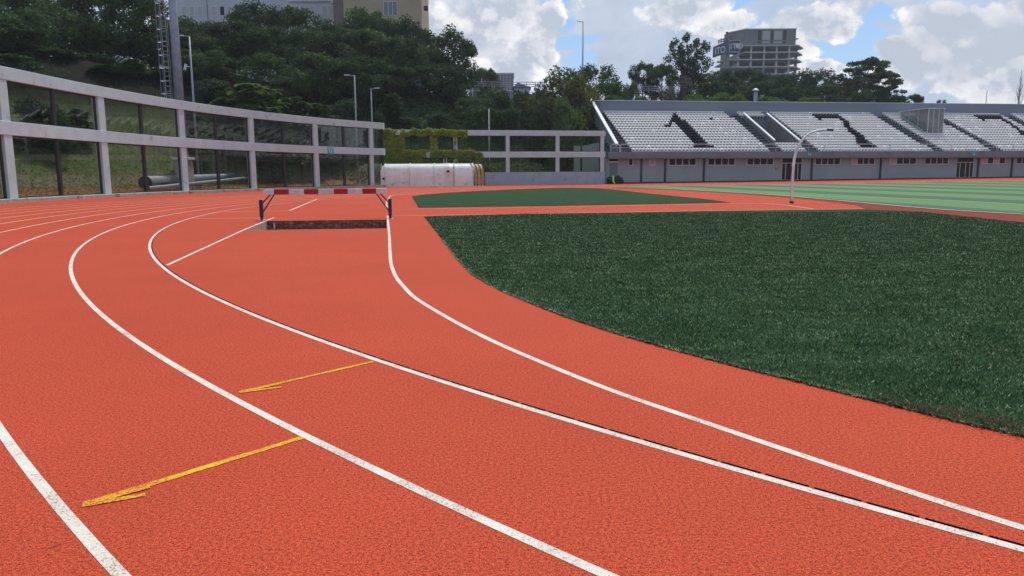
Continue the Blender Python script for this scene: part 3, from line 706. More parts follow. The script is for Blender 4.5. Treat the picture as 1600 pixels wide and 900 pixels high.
mb = MB()
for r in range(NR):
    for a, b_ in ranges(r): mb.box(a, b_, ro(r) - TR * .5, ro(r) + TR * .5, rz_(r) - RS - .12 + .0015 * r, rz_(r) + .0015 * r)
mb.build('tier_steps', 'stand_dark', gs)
AIS = [(1.3, 3.1, 3.1), (20.35, 21.7, 20.85), (25.4, 26.6, 25.75), (41.75, 43.35, 42.6), (51.3, 51.9, 51.3), (62, 63.3, 62)]
def aisles(r):
    f = r / 15
    def L(a, b_): return a + (b_ - a) * f
    return [(.9, L(3.2, 3.0)), (L(20.9, 20.3), L(22.3, 21.7)), (L(25.7, 25.3), L(27.1, 26.5)), (L(42.7, 41.8), L(44.1, 43.4)), (L(51.2, 50.6), L(52.5, 51.8)), (62.4, 63.8), (73, 74.3)]
for ai_ in range(6):
    mb = MB()
    for r in range(NR - 1):
        a, b_ = aisles(r)[ai_]
        if a > 70: continue
        if 3 <= r <= 13 and b_ > VO1[0] and a < VO1[1]:
            if a < VO1[0]: b_ = VO1[0] - .15
            else: a = VO1[1] + .15
        if b_ - a < .2: continue
        mb.box(a + .03, b_ - .03, ro(r) + .04, ro(r) + TR * .5 - .002, rz_(r) - .05, rz_(r) + RS * .5)
    mb.build('aisle_steps', 'stand_grey', gs)
yb = ro(15) + TR * .5
MB().box(1.0, SL, yb, yb + .25, 2.7, 10.35).build('parapet', 'stand_parapet', gs, bevel=.02)
MB().box(1.0, SL, yb - .03, yb + .28, 10.35, 10.42).build('parapet_cap', 'coping_white', gs)
# left side wall with white sloped coping
MB().prism([(1.25, -.1, 2.72), (1.25, yb + .25, 2.72), (1.25, yb + .25, 10.40), (1.25, yb - .5, 10.40), (1.25, -.1, 4.15)], (-.25, 0, 0)).build('side_wall', 'stand_grey', gs)
MB().prism([(1.32, yb - .2, 10.60), (1.32, -.2, 4.15), (1.32, -.2, 4.38), (1.32, yb - .2, 10.85)], (-.40, 0, 0)).build('side_coping', 'coping_white', gs, bevel=.015)
MB().prism([(1.0, 0, -.3), (1.0, 14.2, -.3), (1.0, 14.2, 2.7), (1.0, 0, 2.7)], (.1, 0, 0)).build('lower_side_wall', 'stand_grey', gs)
MB().box(.7, .98, yb - .8, yb + .25, 2.6, 10.3).build('corner_pier', 'stand_parapet', gs)
# entrance cut into the seating
def slopez(y): return ZB + (y - .5) / TR * RS
y3, y14 = ro(3) - TR * .5, ro(14) - TR * .5
for sx, nm in ((VO1[0], 1), (VO1[1], -1)):
    a0, a1 = (sx - .16, sx + .02) if nm == 1 else (sx - .02, sx + .16)
    MB().prism([(a0, y3 - .1, rz_(3) - .5), (a0, y14, rz_(3) - .5), (a0, y14, slopez(y14) + .75), (a0, y3 - .1, slopez(y3) + .72)], (a1 - a0, 0, 0)).build('entrance_wall', 'stand_brown', gs)
    MB().prism([(a0 - .05, y3 - .2, slopez(y3) + .70), (a0 - .05, y14 + .1, slopez(y14) + .80), (a0 - .05, y14 + .1, slopez(y14) + .95), (a0 - .05, y3 - .2, slopez(y3) + .87)], (a1 - a0 + .1, 0, 0)).build('entrance_coping', 'coping_white', gs, bevel=.01)
MB().box(VO1[0], VO1[1], y3, y14, rz_(3) - .3, rz_(3) - .2).build('entrance_floor', 'stand_grey', gs)
zt = slopez(y14) + .1
MB().box(VO1[0], VO1[0] + 1.5, y14 - .1, y14 + .02, rz_(3) - .2, zt).box(VO1[0] + 2.6, VO1[1], y14 - .1, y14 + .02, rz_(3) - .2, zt).box(VO1[0] + 1.5, VO1[0] + 2.6, y14 - .1, y14 + .02, rz_(3) + 2.0, zt).build('entrance_back_wall', 'stand_grey', gs)
MB().box(VO1[0] + 1.5, VO1[0] + 2.6, y14 + .03, y14 + .06, rz_(3) - .2, rz_(3) + 2.0).build('entrance_door', 'black', gs)
rl = MB()
for z in (.45, .95): rl.beam((VO1[0] - .1, y14 + .1, rz_(14) + z), (VO1[1] + .1, y14 + .1, rz_(14) + z), .04, .04)
for a in (VO1[0] - .1, VO1[1] + .1): rl.beam((a, y14 + .1, rz_(14)), (a, y14 + .1, rz_(14) + .95), .04, .04, (0, 1, 0))
rl.build('entrance_rail', 'steel', gs)
# glazed hood over the second entrance
y7 = ro(7) - TR * .5; zf = rz_(7) - .1; zr = 9.08
gb = MB(); a0, a1 = VO2
for a in (a0, a0 + .75, a0 + 1.55, a1 - .06): gb.box(a, a + .07, y7 - .04, y7 + .04, zf, zr)
gb.box(a0, a1, y7 - .05, y7 + .05, zf - .05, zf + .06).box(a0 - .08, a1 + .08, y7 - .12, y14 + .5, zr, zr + .10)
for yy in (y7 + 1.9, y7 + 3.8): gb.box(a0, a0 + .06, yy, yy + .07, slopez(yy) + .5, zr)
gb.beam((a0 + .03, y7, zf + .35), (a0 + .03, y14 + .3, slopez(y14) + .7), .08, .1)
gb.build('hood_frame', 'steel', gs)
m = bpy.data.materials.new('hood_glass'); m.use_nodes = True; MAT['hood_glass'] = m; bb = m.node_tree.nodes['Principled BSDF']; bb.inputs['Base Color'].default_value = (.24, .26, .25, 1); bb.inputs['Roughness'].default_value = .2; bb.inputs['Alpha'].default_value = .5
MB().box(a0 + .05, a1 - .05, y7 - .01, y7 + .01, zf, zr).build('hood_glass', 'hood_glass', gs)
MB().prism([(a0 + .02, y7 + .05, zf + .3), (a0 + .02, y14 + .3, slopez(y14) + .7), (a0 + .02, y14 + .3, zr), (a0 + .02, y7 + .05, zr)], (.02, 0, 0)).build('hood_side_glass', 'hood_glass', gs)
MB().prism([(a1 - .02, y7 + .05, zf + .3), (a1 - .02, y14 + .3, slopez(y14) + .7), (a1 - .02, y14 + .3, zr), (a1 - .02, y7 + .05, zr)], (.02, 0, 0)).build('hood_side_glass', 'hood_glass', gs)
MB().prism([(a0 - .02, y7, zf - .3), (a0 - .02, y14, slopez(y14) + .2), (a0 - .02, y14, slopez(y14) + .7), (a0 - .02, y7, zf + .3)], (-.1, 0, 0)).build('hood_plinth', 'stand_wall', gs)
# front railing: panels of two rails
s_ = .2; k = 0
while s_ < 68:
    L = 1.05 if k == 0 else (8.3 if k % 2 else 8.6); L = min(L, 68 - s_)
    mb = MB(); z0, z1 = 3.40, 4.28
    mb.tube([(s_, -.85, z0), (s_, -.85, z1 - .12), (s_ + .12, -.85, z1), (s_ + L - .12, -.85, z1), (s_ + L, -.85, z1 - .12), (s_ + L, -.85, z0)], .042, 6)
    mb.tube([(s_, -.85, z0 + .45), (s_ + L, -.85, z0 + .45)], .022, 6)
    q = s_ + 2.1
    while q < s_ + L - .5: mb.tube([(q, -.85, z0), (q, -.85, z1)], .022, 6); q += 2.1
    mb.build('railing', 'steel', gs); s_ += L + .14; k += 1
# windows, pipes and doors of the base wall
def window(a0, a1, n, z0=1.88, z1=2.58, pale=()):
    fr_ = MB(); fr_.box(a0 - .06, a1 + .06, -.05, -.005, z0 - .08, z0); fr_.box(a0 - .06, a1 + .06, -.05, -.005, z1, z1 + .03)
    for k in range(n + 1): q = a0 + (a1 - a0) * k / n; fr_.box(q - .05, q + .05, -.048, -.005, z0, z1)
    f = fr_.build('window', 'window_frame', gs)
    for k in range(n):
        p0, p1 = a0 + (a1 - a0) * k / n + .05, a0 + (a1 - a0) * (k + 1) / n - .05
        MB().box(p0, p1, -.025, -.006, z0, z1).build('pane', 'window_pale' if k in pale else 'window_dark', f)
window(2.62, 3.15, 1); window(5.2, 5.85, 1, pale=(0,))
for a, b_, pale in ((7.6, 10.95, ()), (12.5, 15.9, ()), (17.45, 20.85, ()), (26.35, 29.65, ()), (31.2, 34.3, (0,)), (36.4, 40.0, (0,)), (41.2, 44.5, ()), (49.2, 52.6, (0, 2)), (54.2, 57.5, ()), (59, 62.3, ())): window(a, b_, 4, pale=pale)
for a in (4.2, 7.14, 11.99, 25.9, 35.15, 48.75, 53.6):
    MB().box(a - .09, a + .09, -.14, -.002, gg(a), 2.62).build('downpipe', 'stand_dark', gs); MB().box(a + .09, a + .26, -.05, -.002, gg(a), 2.62).build('pilaster', 'stand_wall', gs)
for a0, a1 in ((21.95, 24.6), (45.65, 48.1)):
    g0 = gg(a0) + .1; d_ = MB(); d_.box(a0, a1, -.06, -.004, 2.0, 2.07)
    for q in (a0, a0 + .5, a0 + 1.3, a1 - .55, a1 - .06): d_.box(q, q + .07, -.055, -.004, g0, 2.6 if q in (a0, a1 - .06) else 2.0)
    d_.box(a0, a1, -.055, -.004, g0, g0 + .08); f = d_.build('door', 'window_frame', gs)
    MB().box(a0 + .02, a1 - .02, -.03, -.003, g0, 2.6).build('pane', 'window_dark', f)
MB().box(.25, 1.35, -.04, -.003, 2.32, 2.6).build('vent_opening', 'black', gs); MB().box(.2, 1.4, -.10, -.003, 2.20, 2.32).build('lintel', 'fibre_white', gs); MB().box(.3, 1.3, -.04, -.003, -.2, 2.18).build('side_door', 'stand_grey', gs)
MB().box(21.15, 21.25, -.02, -.003, 1.2, 1.5).box(21.35, 21.45, -.02, -.003, 1.2, 1.5).build('hydrant_box', 'red_paint', gs)
for sx, lab, z, yo in ((25.0, 'teal exit sign on the grandstand fascia above the first glass door', 2.86, -.985), (47.2, 'teal exit sign on the grandstand fascia above the far glass door', 2.86, -.985), (VO1[0] + 1.35, 'teal exit sign inside the entrance cut into the grandstand seats', rz_(3) + 2.3, y14 - .14)):
    p = F0 + U * sx + V_ * yo; exit_sign((p.x, p.y, z), TH, .62, .42, lab)

fl = empty('flank_wall', (0, 0, 0), 'plain grey concrete wall stub behind the last pane of the straight glazed wall', 'wall')
for a, b_, ya, yb2, nm in ((897, 907, 228, 228, 'wall_block'), (910, 944, 228, 221, 'wall_panel')):
    p, q = at(a, ya, 95), at(b_, yb2, 95); MB().prism([(p.x, 95, -.4), (q.x, 95, -.4), (q.x, 95, q.z), (p.x, 95, p.z)], (0, 1.2, 0)).build(nm, 'stand_wall', fl)
MB().box(at(907, 228, 95).x, at(910, 228, 95).x, 95.3, 95.6, -.4, at(909, 228, 95).z).build('dark_joint', 'stand_dark', fl)

# seats
def seatmesh(name, mat):
    mb = MB(); w_ = .205
    # pan with rolled front, slot added above the pan to stand for the seat's shadow, reclined back with rounded shoulders, bracket
    def slab(y0, z0, y1, z1, a0, a1, b0, b1, th=.03):
        mb.quadbox([(a0, y0 + th, z0 - th * .4), (a1, y0 + th, z0 - th * .4), (a1, y0, z0), (a0, y0, z0), (b0, y1 + th, z1 - th * .4), (b1, y1 + th, z1 - th * .4), (b1, y1, z1), (b0, y1, z1)])
    slab(-.06, .29, -.04, .385, -w_, w_, -w_, w_); slab(-.04, .385, .10, .36, -w_, w_, -w_, w_, .02); slab(.10, .36, .30, .36, -w_, w_, -w_, w_, .02)
    slab(.30, .36, .33, .515, -w_, -.12, -w_, -.12); slab(.30, .36, .33, .515, .15, w_, .15, w_)
    slab(.33, .515, .38, .63, -w_, w_, -w_, w_); slab(.38, .63, .45, .685, -w_, w_, -w_ * .66, w_ * .66)
    mb.box(-.04, .04, .05, .30, 0, .35)
    me = bpy.data.meshes.new(name); me.from_pydata(mb.v, [], mb.f)
    bm = bmesh.new(); bm.from_mesh(me); bmesh.ops.recalc_face_normals(bm, faces=bm.faces); bm.to_mesh(me); bm.free(); me.materials.append(MAT[mat]); return me
SM = {k: seatmesh('plastic_seat', m_) for k, m_ in (('g', 'seat_grey'), ('w', 'seat_white'), ('d', 'seat_dark'))}
ONE = {14: [(12.4, 13.0)], 13: [(12.0, 13.0)], 12: [(11.5, 13.0)], 11: [(11.0, 13.1)], 10: [(10.5, 11.0), (11.4, 13.1)], 9: [(10.0, 10.6), (11.4, 13.1)], 8: [(11.4, 13.2)], 7: [(11.5, 13.2)], 6: [(11.5, 13.2)], 5: [(11.5, 13.2)], 4: [(11.6, 13.3)], 3: [(11.7, 13.3)], 2: [(11.7, 13.4)], 1: [(11.2, 13.8)]}
SEV = {14: [(32.2, 36.3)], 13: [(32.3, 36.3)], 12: [(32.4, 32.8), (35.4, 36.3)], 11: [(35.4, 36.3)], 10: [(35.3, 36.0)], 9: [(35.0, 35.7)], 8: [(34.9, 35.6)], 7: [(34.5, 35.6)], 6: [(34.5, 35.7)], 5: [(34.5, 35.7)], 4: [(34.2, 35.4)], 3: [(33.8, 35.4)], 2: [(33.3, 35.4)], 1: [(33.3, 35.5)]}
cells = []; rnd = random.Random(3)
for r in range(NR):
    ai = aisles(r); s_ = ai[0][1] + .25
    while s_ < 72:
        hit = False
        for a, b_ in ai:
            if a - .2 < s_ < b_ + .2: s_ = b_ + .24; hit = True; break
        if hit: continue
        if 3 <= r <= 13 and VO1[0] - .35 < s_ < VO1[1] + .35: s_ = VO1[1] + .36; continue
        if 7 <= r <= 13 and VO2[0] - .3 < s_ < VO2[1] + .25: s_ = VO2[1] + .26; continue
        k = 'w' if rnd.random() < (.05 if s_ < 44 else .09) else 'g'
        for tb, sh in ((ONE, 0), (SEV, 0), (SEV, 25.1), (SEV, 48)):
            if any(a + sh - .04 <= s_ <= b_ + sh + .04 for a, b_ in tb.get(r, [])): k = 'd'
        if r == 12 and abs(s_ - 17.1) < .3: k = 'd'
        p = F0 + U * s_ + V_ * (ro(r) - .02); cells.append((p.length, p, rz_(r) + .0015 * r, k, r)); s_ += .445
cells.sort(key=lambda c: c[0] + c[4] * .01)
LB = {'g': 'weathered pale grey plastic seat on the lower left rows of the grandstand', 'w': 'bright white replacement seat on the lower left rows of the grandstand', 'd': 'dark navy seat forming part of the numeral on the lower left rows'}
GR = {'g': 'pale grey seats on the grandstand', 'w': 'bright white seats on the grandstand', 'd': 'dark navy seats on the grandstand'}
for _, p, z, k, r in cells[:300]:
    o = bpy.data.objects.new('plastic_seat', SM[k]); COL.objects.link(o); o.location = (p.x, p.y, z); o.rotation_euler = (0, 0, TH); tag(o, LB[k], 'seat', GR[k])
rest = cells[300:]
VV = []; FF = []; MI = []; base = {}
for k in 'gwd':
    me = SM[k]; v = np.array([tuple(q.co) for q in me.vertices]); f = np.array([tuple(p.vertices) for p in me.polygons if len(p.vertices) == 4]); base[k] = (v, f)
off_ = 0; ct, sn = math.cos(TH), math.sin(TH)
for _, p, z, k, r in rest:
    v, f = base[k]; tilt = rnd.uniform(-.02, .02)
    q = np.stack([v[:, 0] * ct - v[:, 1] * sn + p.x, v[:, 0] * sn + v[:, 1] * ct + p.y, v[:, 2] + z], 1); VV.append(q); FF.append(f + off_); off_ += len(v); MI += [{'g': 0, 'w': 1, 'd': 2}[k]] * len(f)
me = np_mesh('seat_rows', np.concatenate(VV), np.concatenate(FF), None)
for k in ('seat_grey', 'seat_white', 'seat_dark'): me.materials.append(MAT[k])
me.polygons.foreach_set('material_index', np.array(MI, dtype=np.int32)); me.update()
tag(link('seat_rows', me), 'rows of pale grey white and navy plastic seats over the rest of the grandstand', 'seats', kind='stuff')

# things on and behind the stand
vp = empty('vent_pipe', (34.1, 109.9, 8.5), 'short grey vent pipe with a cap behind the grandstand parapet', 'vent pipe')
MB().tube([(0, 0, 0), (0, 0, 3.6)], .27, 12).build('pipe', 'galvanised', vp, smooth=True); MB().tube([(0, 0, 3.6), (0, 0, 3.72), (0, 0, 3.95)], [.42, .45, .1], 12).build('cap', 'coping_white', vp)
def lamp(name, p, h, arm, label, rr=.09, grp='street lamps on the bank', az_=math.pi):
    e = empty(name, p, label, 'street lamp', grp, az_)
    MB().tube([(0, 0, 0), (0, 0, h * .5), (0, 0, h)], [rr, rr * .8, rr * .55], 10).build('pole', 'galvanised', e, smooth=True)
    MB().tube([(0, 0, h - .03), (arm * .55, 0, h + .03)], rr * .45, 6).build('arm', 'galvanised', e)
    MB().box(arm * .45, arm, -.13, .13, h, h + .09).build('lamp_head', 'coping_white', e, bevel=.02); return e
lamp('street_lamp', (-27.2, 67.5, H(-27.2, 67.5)), 12.75 - H(-27.2, 67.5), 1.05, 'tall street lamp right beside the floodlight mast', .12)
lamp('street_lamp', (-16.6, 84, H(-16.6, 84)), 11.4 - H(-16.6, 84), 1.1, 'street lamp with its head to the left behind the end of the curved facade', .12)
lamp('street_lamp', (-15.6, 88, H(-15.6, 88)), 10.45 - H(-15.6, 88), .95, 'shorter street lamp with its head to the right behind the end of the curved facade', .11, az_=0)
p = at(911, 34, 135); lamp('street_lamp', (p.x, 135, 13.5), p.z - 13.5, 1.0, 'very tall slim street lamp against the sky left of the grandstand', .14)
p = at(1046, 85, 138); lamp('street_lamp', (p.x, 138, 13.5), p.z - 13.5, .6, 'small lamp half hidden in trees behind the grandstand', .12)
po = tag(MB().tube([(0, 0, 0), (0, 0, 4.6)], .07, 8).build('thin_pole', 'galvanised', smooth=True), 'thin grey pole at the upper left corner of the grandstand', 'pole'); p = F0 + U * .6 + V_ * 12.4; po.location = (p.x, p.y, 7.4)
po = tag(MB().tube([(0, 0, 0), (0, 0, 4)], .05, 8).build('thin_pole', 'galvanised', smooth=True), 'thin short pole on the parapet at the far right of the grandstand', 'pole'); p = at(1541, 158, 121); po.location = (p.x, 121, p.z - 2.4)
po = tag(MB().tube([(0, 0, 0), (0, 0, 6)], .05, 8).build('thin_pole', 'white_metal', smooth=True), 'thin pale pole on the slope behind the straight glazed wall', 'pole'); p = at(764, 180, 93); po.location = (p.x, 93, H(p.x, 93) - .3); po.scale = (1, 1, 1.25)
tw = empty('vent_tubes', at(695, 262, 86) , 'pair of short white pipes standing behind the white shelters', 'pipes'); tw.location.z = -.27
MB().tube([(-.10, 0, 0), (-.10, 0, 3.3)], .06, 8).build('pipe', 'fibre_white', tw); MB().tube([(.20, 0, 0), (.20, 0, 3.2)], .05, 8).build('pipe', 'fibre_white', tw)

# floodlight mast with caged ladder
fm_ = empty('floodlight_mast', (-26.3, 62.5, H(-26.3, 62.5)), 'thick grey floodlight mast with a caged ladder behind the curved facade', 'floodlight mast'); hz = H(-26.3, 62.5)
MB().prism([(-.55, -.55, 0), (.55, -.55, 0), (.55, .55, 0), (-.55, .55, 0)], (0, 0, 2.35)).build('concrete_base', 'kerb_stone', fm_, bevel=.04)
MB().box(-.66, .66, -.66, .66, 2.35, 2.55).build('base_slab', 'coping_white', fm_, bevel=.02)
MB().tube([(0, 0, 2.5), (0, 0, 12), (-.05, 0, 27)], [.40, .32, .2], 16).build('pole', 'galvanised', fm_, smooth=True)
ld = MB(); z0 = 6.2
for x_ in (-.98, -.62): ld.tube([(x_, -.1, z0), (x_, -.1, 27)], .03, 5)
z = z0
while z < 27: ld.tube([(-.98, -.1, z), (-.62, -.1, z)], .02, 4); z += .38
ld.build('ladder', 'galvanised', fm_)
cg = MB(); z = z0 + .3
while z < 27: cg.tube([(-.98, -.1, z), (-1.22, -.35, z), (-1.1, -.68, z), (-.8, -.8, z), (-.5, -.68, z), (-.38, -.35, z), (-.62, -.1, z)], .025, 4); z += .98
for x_, y_ in ((-1.22, -.35), (-.8, -.8), (-.38, -.35)): cg.tube([(x_, y_, z0 + .3), (x_, y_, 27)], .018, 4)
cg.build('ladder_cage', 'galvanised', fm_)
fh = MB(); fh.box(-2, 2, -.1, .1, 26.8, 27); fh.box(-2, 2, -.1, .1, 28.3, 28.5)
for i in range(5):
    for j in (26.4, 27.9): fh.box(-1.9 + i * .85, -1.3 + i * .85, -.5, -.1, j, j + .5)
fh.build('floodlights', 'galvanised', fm_)
cm = empty('security_camera', (-27.1, 67.3, 0), 'small white camera mounted on the street lamp beside the mast', 'camera'); cm.location = (-27.25, 67.3, 10.2)
MB().box(-.45, .0, -.04, .04, .0, .06).build('bracket', 'steel', cm); MB().tube([(-.45, 0, -.25), (-.30, 0, .25)], .12, 8).build('housing', 'coping_white', cm)

# fallen mast sections
def lying(name, a, b_, ra, rb, label, hole=False):
    a = Vector(a); b_ = Vector(b_); e = empty(name, a, label, 'steel mast', 'old mast sections lying behind the curved facade'); dd = b_ - a; n = 12
    mb = MB(); mb.tube([tuple(dd * k / n) for k in range(n + 1)], [ra + (rb - ra) * k / n for k in range(n + 1)], 18, cap=False)
    mb.build('tube', 'galvanised', e, smooth=True)
    un_ = dd.normalized(); MB().tube([(0, 0, 0), tuple(un_ * .05)], ra * .93, 18).build('dark_end', 'black', e)
    MB().tube([tuple(-un_ * .05), tuple(un_ * .1)], ra * 1.05, 18, cap=False).build('rim', 'galvanised', e)
    if hole:
        mid = un_ * 2.2; sd_ = Vector((un_.y, -un_.x, 0)) ; c = mid + sd_ * (ra * .93) + Vector((0, 0, -.12))
        MB().quadbox([tuple(c + un_ * p_ + sd_ * q_ + Vector((0, 0, r2))) for r2 in (-.12, .12) for p_, q_ in ((-.7, -.05), (.7, -.05), (.7, .05), (-.7, .05))]).build('hand_hole', 'black', e, bevel=.04)
lying('mast_section', (-27.0, 57.2, .62), (-27.0, 75.5, 1.0), .50, .22, 'widest galvanised mast section lying on the ground, its open end at the left', True)
lying('mast_section', (-25.9, 55.3, .25), (-25.6, 77.0, .80), .15, .17, 'thin galvanised mast section lying in front of the wide one', False)
lying('mast_section', (-25.6, 75.3, .85), (-23.6, 88.0, 1.0), .24, .30, 'pale mast section lying behind the third and fourth bays of the facade', False)
prop = tag(MB().tube([(-21.2, 78.4, 2.6), (-18.4, 78.4, -.1)], .05, 6).build('leaning_pole', 'frame_dark'), 'dark thin pole leaning behind the last bay of the curved facade', 'pole')

# curved white pole on the runway
cp = empty('curved_pole', (11.83, 32.6, G(11.83, 32.6)), 'white arched metal pole with a black tip standing by the end of the runway', 'pole')
pp = [(0, 0, .0), (-.01, 0, .9), (0, 0, 1.5), (.02, 0, 1.8), (.09, 0, 2.15), (.20, 0, 2.43), (.38, 0, 2.68), (.60, 0, 2.86), (.85, 0, 2.965), (1.08, 0, 3.01), (1.32, 0, 3.03)]
MB().tube([v for v in cr(pp, 3)], [.062 - .02 * k / 31 for k in range(31)], 12).build('arched_tube', 'white_metal', cp, smooth=True)
MB().tube([(1.30, 0, 3.03), (1.58, 0, 3.01)], .045, 8).build('black_tip', 'black', cp); MB().tube([(0, 0, .0), (0, 0, .06)], .1, 10).build('foot', 'frame_dark', cp)
MB().tube([(-.055, 0, .05), (-.06, 0, 1.5)], .014, 5).build('cable', 'bark', cp)

# green bundle with a neon vest
gb_ = empty('net_bundle', (11.9, 89.6, -.27), 'heap of dark green nets beside the grandstand corner', 'net heap')
for cx_, cz, rr, sq in ((-.55, .45, .38, 1.1), (-.1, .4, .35, 1.0), (.35, .45, .42, 1.15), (.75, .38, .34, 1.0)):
    bm = bmesh.new(); bmesh.ops.create_icosphere(bm, subdivisions=3, radius=rr)
    for v in bm.verts:
        v.co *= 1 + .35 * noise.noise(v.co * 4 + Vector((cx_ * 9, 0, 0))); v.co.z *= sq; v.co += Vector((cx_, 0, cz))
    me = bpy.data.meshes.new('net_roll'); bm.to_mesh(me); bm.free(); link('net_roll', me, gb_, 'net_green')
nv = tag(MB().prism([(-.02, 0, .9), (.14, 0, 1.0), (.20, 0, .75), (.20, 0, .4), (.36, 0, .05), (.2, 0, .04), (.02, 0, .35), (.0, 0, .6)], (0, .05, 0)).build('neon_bib', 'neon'), 'neon yellow green bib hanging on the dark green net heap', 'bib'); nv.location = (11.6, 89.1, -.27)

# ------------------------------------------------------------------ trees
def tree_meshes(name, kind, leaf, seed):
    rs = random.Random(seed); g = np.random.default_rng(seed)
    tr_ = MB(); P = []; N = []
    h = 10.0
    if kind == 'broad':
        nl = 60; R_ = 4.0; lobes = []
        for i in range(nl):
            a = rs.uniform(0, 6.28); zz = rs.uniform(2.3, 9.2); f = math.sin(math.pi * min(max((zz - .8) / 9.4, 0), 1)) ** .6; rr = R_ * f * rs.uniform(.15, 1.0) ** .6
            lobes.append((rr * math.cos(a), rr * math.sin(a), zz, rs.uniform(.55, 1.25)))
        tr_.tube([(0, 0, -.6), (.1, 0, 2), (.0, .15, 4.5), (.1, 0, 8)], [.26, .2, .14, .03], 8)
        for lx, ly, lz, lr in lobes[:14]: zs = max(1.2, lz - 3); tr_.tube([(.05, .05, zs), (lx * .5, ly * .5, (zs + lz) / 2 - .1), (lx, ly, lz)], [.10, .06, .02], 5)
        per = 190; ls = .16
    elif kind == 'airy':
        lobes = []
        for i in range(56):
            a = rs.uniform(0, 6.28); zz = rs.uniform(3.2, 9.8); f = math.sin(math.pi * (zz - 1.8) / 9.2) ** .5; rr = 3.9 * f * rs.uniform(.3, 1.0)
            lobes.append((rr * math.cos(a), rr * math.sin(a), zz, rs.uniform(.55, .95)))
        tr_.tube([(0, 0, -.6), (.15, 0, 2.2), (.0, .15, 5), (.2, 0, 9)], [.24, .19, .13, .03], 8)
        for lx, ly, lz, lr in lobes: zs = max(2, lz - 2.6); tr_.tube([(.05, .05, zs), (lx * .5, ly * .5, (zs + lz) / 2 - .1), (lx, ly, lz)], [.09, .05, .02], 5)
        per = 120; ls = .19
    elif kind == 'umbrella':
        lobes = []
        for lay, (zz, rr) in enumerate(((9.2, 2.4), (8.3, 3.6), (7.3, 4.5), (6.2, 4.6), (5.2, 4.0))):
            for i in range(9): a = rs.uniform(0, 6.28); q = rr * math.sqrt(rs.uniform(.1, 1)); lobes.append((q * math.cos(a), q * math.sin(a), zz + rs.uniform(-.3, .3), rs.uniform(.6, 1.05)))
        tr_.tube([(0, 0, -.6), (.2, 0, 2.5), (.1, .1, 5), (0, 0, 8.5)], [.22, .18, .14, .04], 8)
        for lx, ly, lz, lr in lobes[::2]: tr_.tube([(.1, .05, lz - 3.2 if lz > 5.5 else 3), (lx * .6, ly * .6, lz - .7), (lx, ly, lz - .1)], [.08, .05, .02], 5)
        per = 170; ls = .17
    elif kind == 'shrub':
        lobes = []
        for i in range(48):
            a = rs.uniform(0, 6.28); zz = 10 * rs.uniform(.1, .9); f = math.sqrt(max(0, 1 - (zz / 10.2) ** 2)); rr = 5 * f * rs.uniform(.3, .95)
            lobes.append((rr * math.cos(a), rr * math.sin(a), zz, rs.uniform(.8, 1.9)))
        for i in range(5): a = i * 1.26; tr_.tube([(.2 * math.cos(a), .2 * math.sin(a), -.5), (1.2 * math.cos(a), 1.2 * math.sin(a), 3.5), (2.2 * math.cos(a), 2.2 * math.sin(a), 7)], [.2, .14, .04], 5)
        per = 200; ls = .30
    elif kind == 'sumac':
        V = []; n_tuft = 95
        for i in range(n_tuft):
            a = rs.uniform(0, 6.28); zz = 10 * rs.uniform(.12, .92); f = math.sqrt(max(0, 1 - (zz / 10.4) ** 2)); rr = 4.6 * f * rs.uniform(.2, 1); c = Vector((rr * math.cos(a), rr * math.sin(a), zz))
            for j in range(11):
                b_ = rs.uniform(0, 6.28); L = rs.uniform(1.2, 2.0); dd = Vector((math.cos(b_), math.sin(b_), rs.uniform(.05, .7))).normalized()
                for q in range(7):
                    t = .15 + q / 7 * .85; pos = c + dd * L * t - Vector((0, 0, .5 * L * t * t)); sd_ = Vector((-dd.y, dd.x, 0)).normalized()
                    for sg in (-1, 1):
                        tip = pos + sd_ * sg * .62 * (1 - .5 * t) + dd * .2 - Vector((0, 0, .12)); wv2 = dd * .13
                        V += [tuple(pos - wv2), tuple(pos + wv2), tuple(tip + wv2 * .3), tuple(tip - wv2 * .3)]
            if i % 4 == 0: tr_.tube([(c.x * .1, c.y * .1, -.5), (c.x * .5, c.y * .5, zz * .5), tuple(c)], [.16, .1, .04], 5)
        V = np.array(V); me = np_mesh(name + '_crown', V, np.arange(len(V)).reshape(-1, 4), leaf)
        tm = bpy.data.meshes.new(name + '_trunk'); tm.from_pydata(tr_.v, [], tr_.f); tm.materials.append(MAT['bark']); return me, tm
    for lx, ly, lz, lr in lobes:
        n = int(per * (lr if kind != 'shrub' else lr / 1.8) ** 1.5) + 20
        d = g.normal(size=(n, 3)); d /= np.linalg.norm(d, axis=1)[:, None]; rr = lr * g.uniform(.45, 1.08, n)[:, None]
        sc = np.array([1.05, 1.05, .92 if kind != 'umbrella' else .38]); P.append(np.array([lx, ly, lz]) + d * rr * sc); N.append(d * .7 + g.normal(0, .6, d.shape) + np.array([0, 0, .25]))
    P = np.concatenate(P); N = np.concatenate(N)
    V, Fm = leafcloud(P, ls, nrm=N * 1.0, aspect=.6); me = np_mesh(name + '_crown', V, Fm, leaf)
    tm = bpy.data.meshes.new(name + '_trunk'); tm.from_pydata(tr_.v, [], tr_.f); tm.materials.append(MAT['bark']); return me, tm
TM = {}
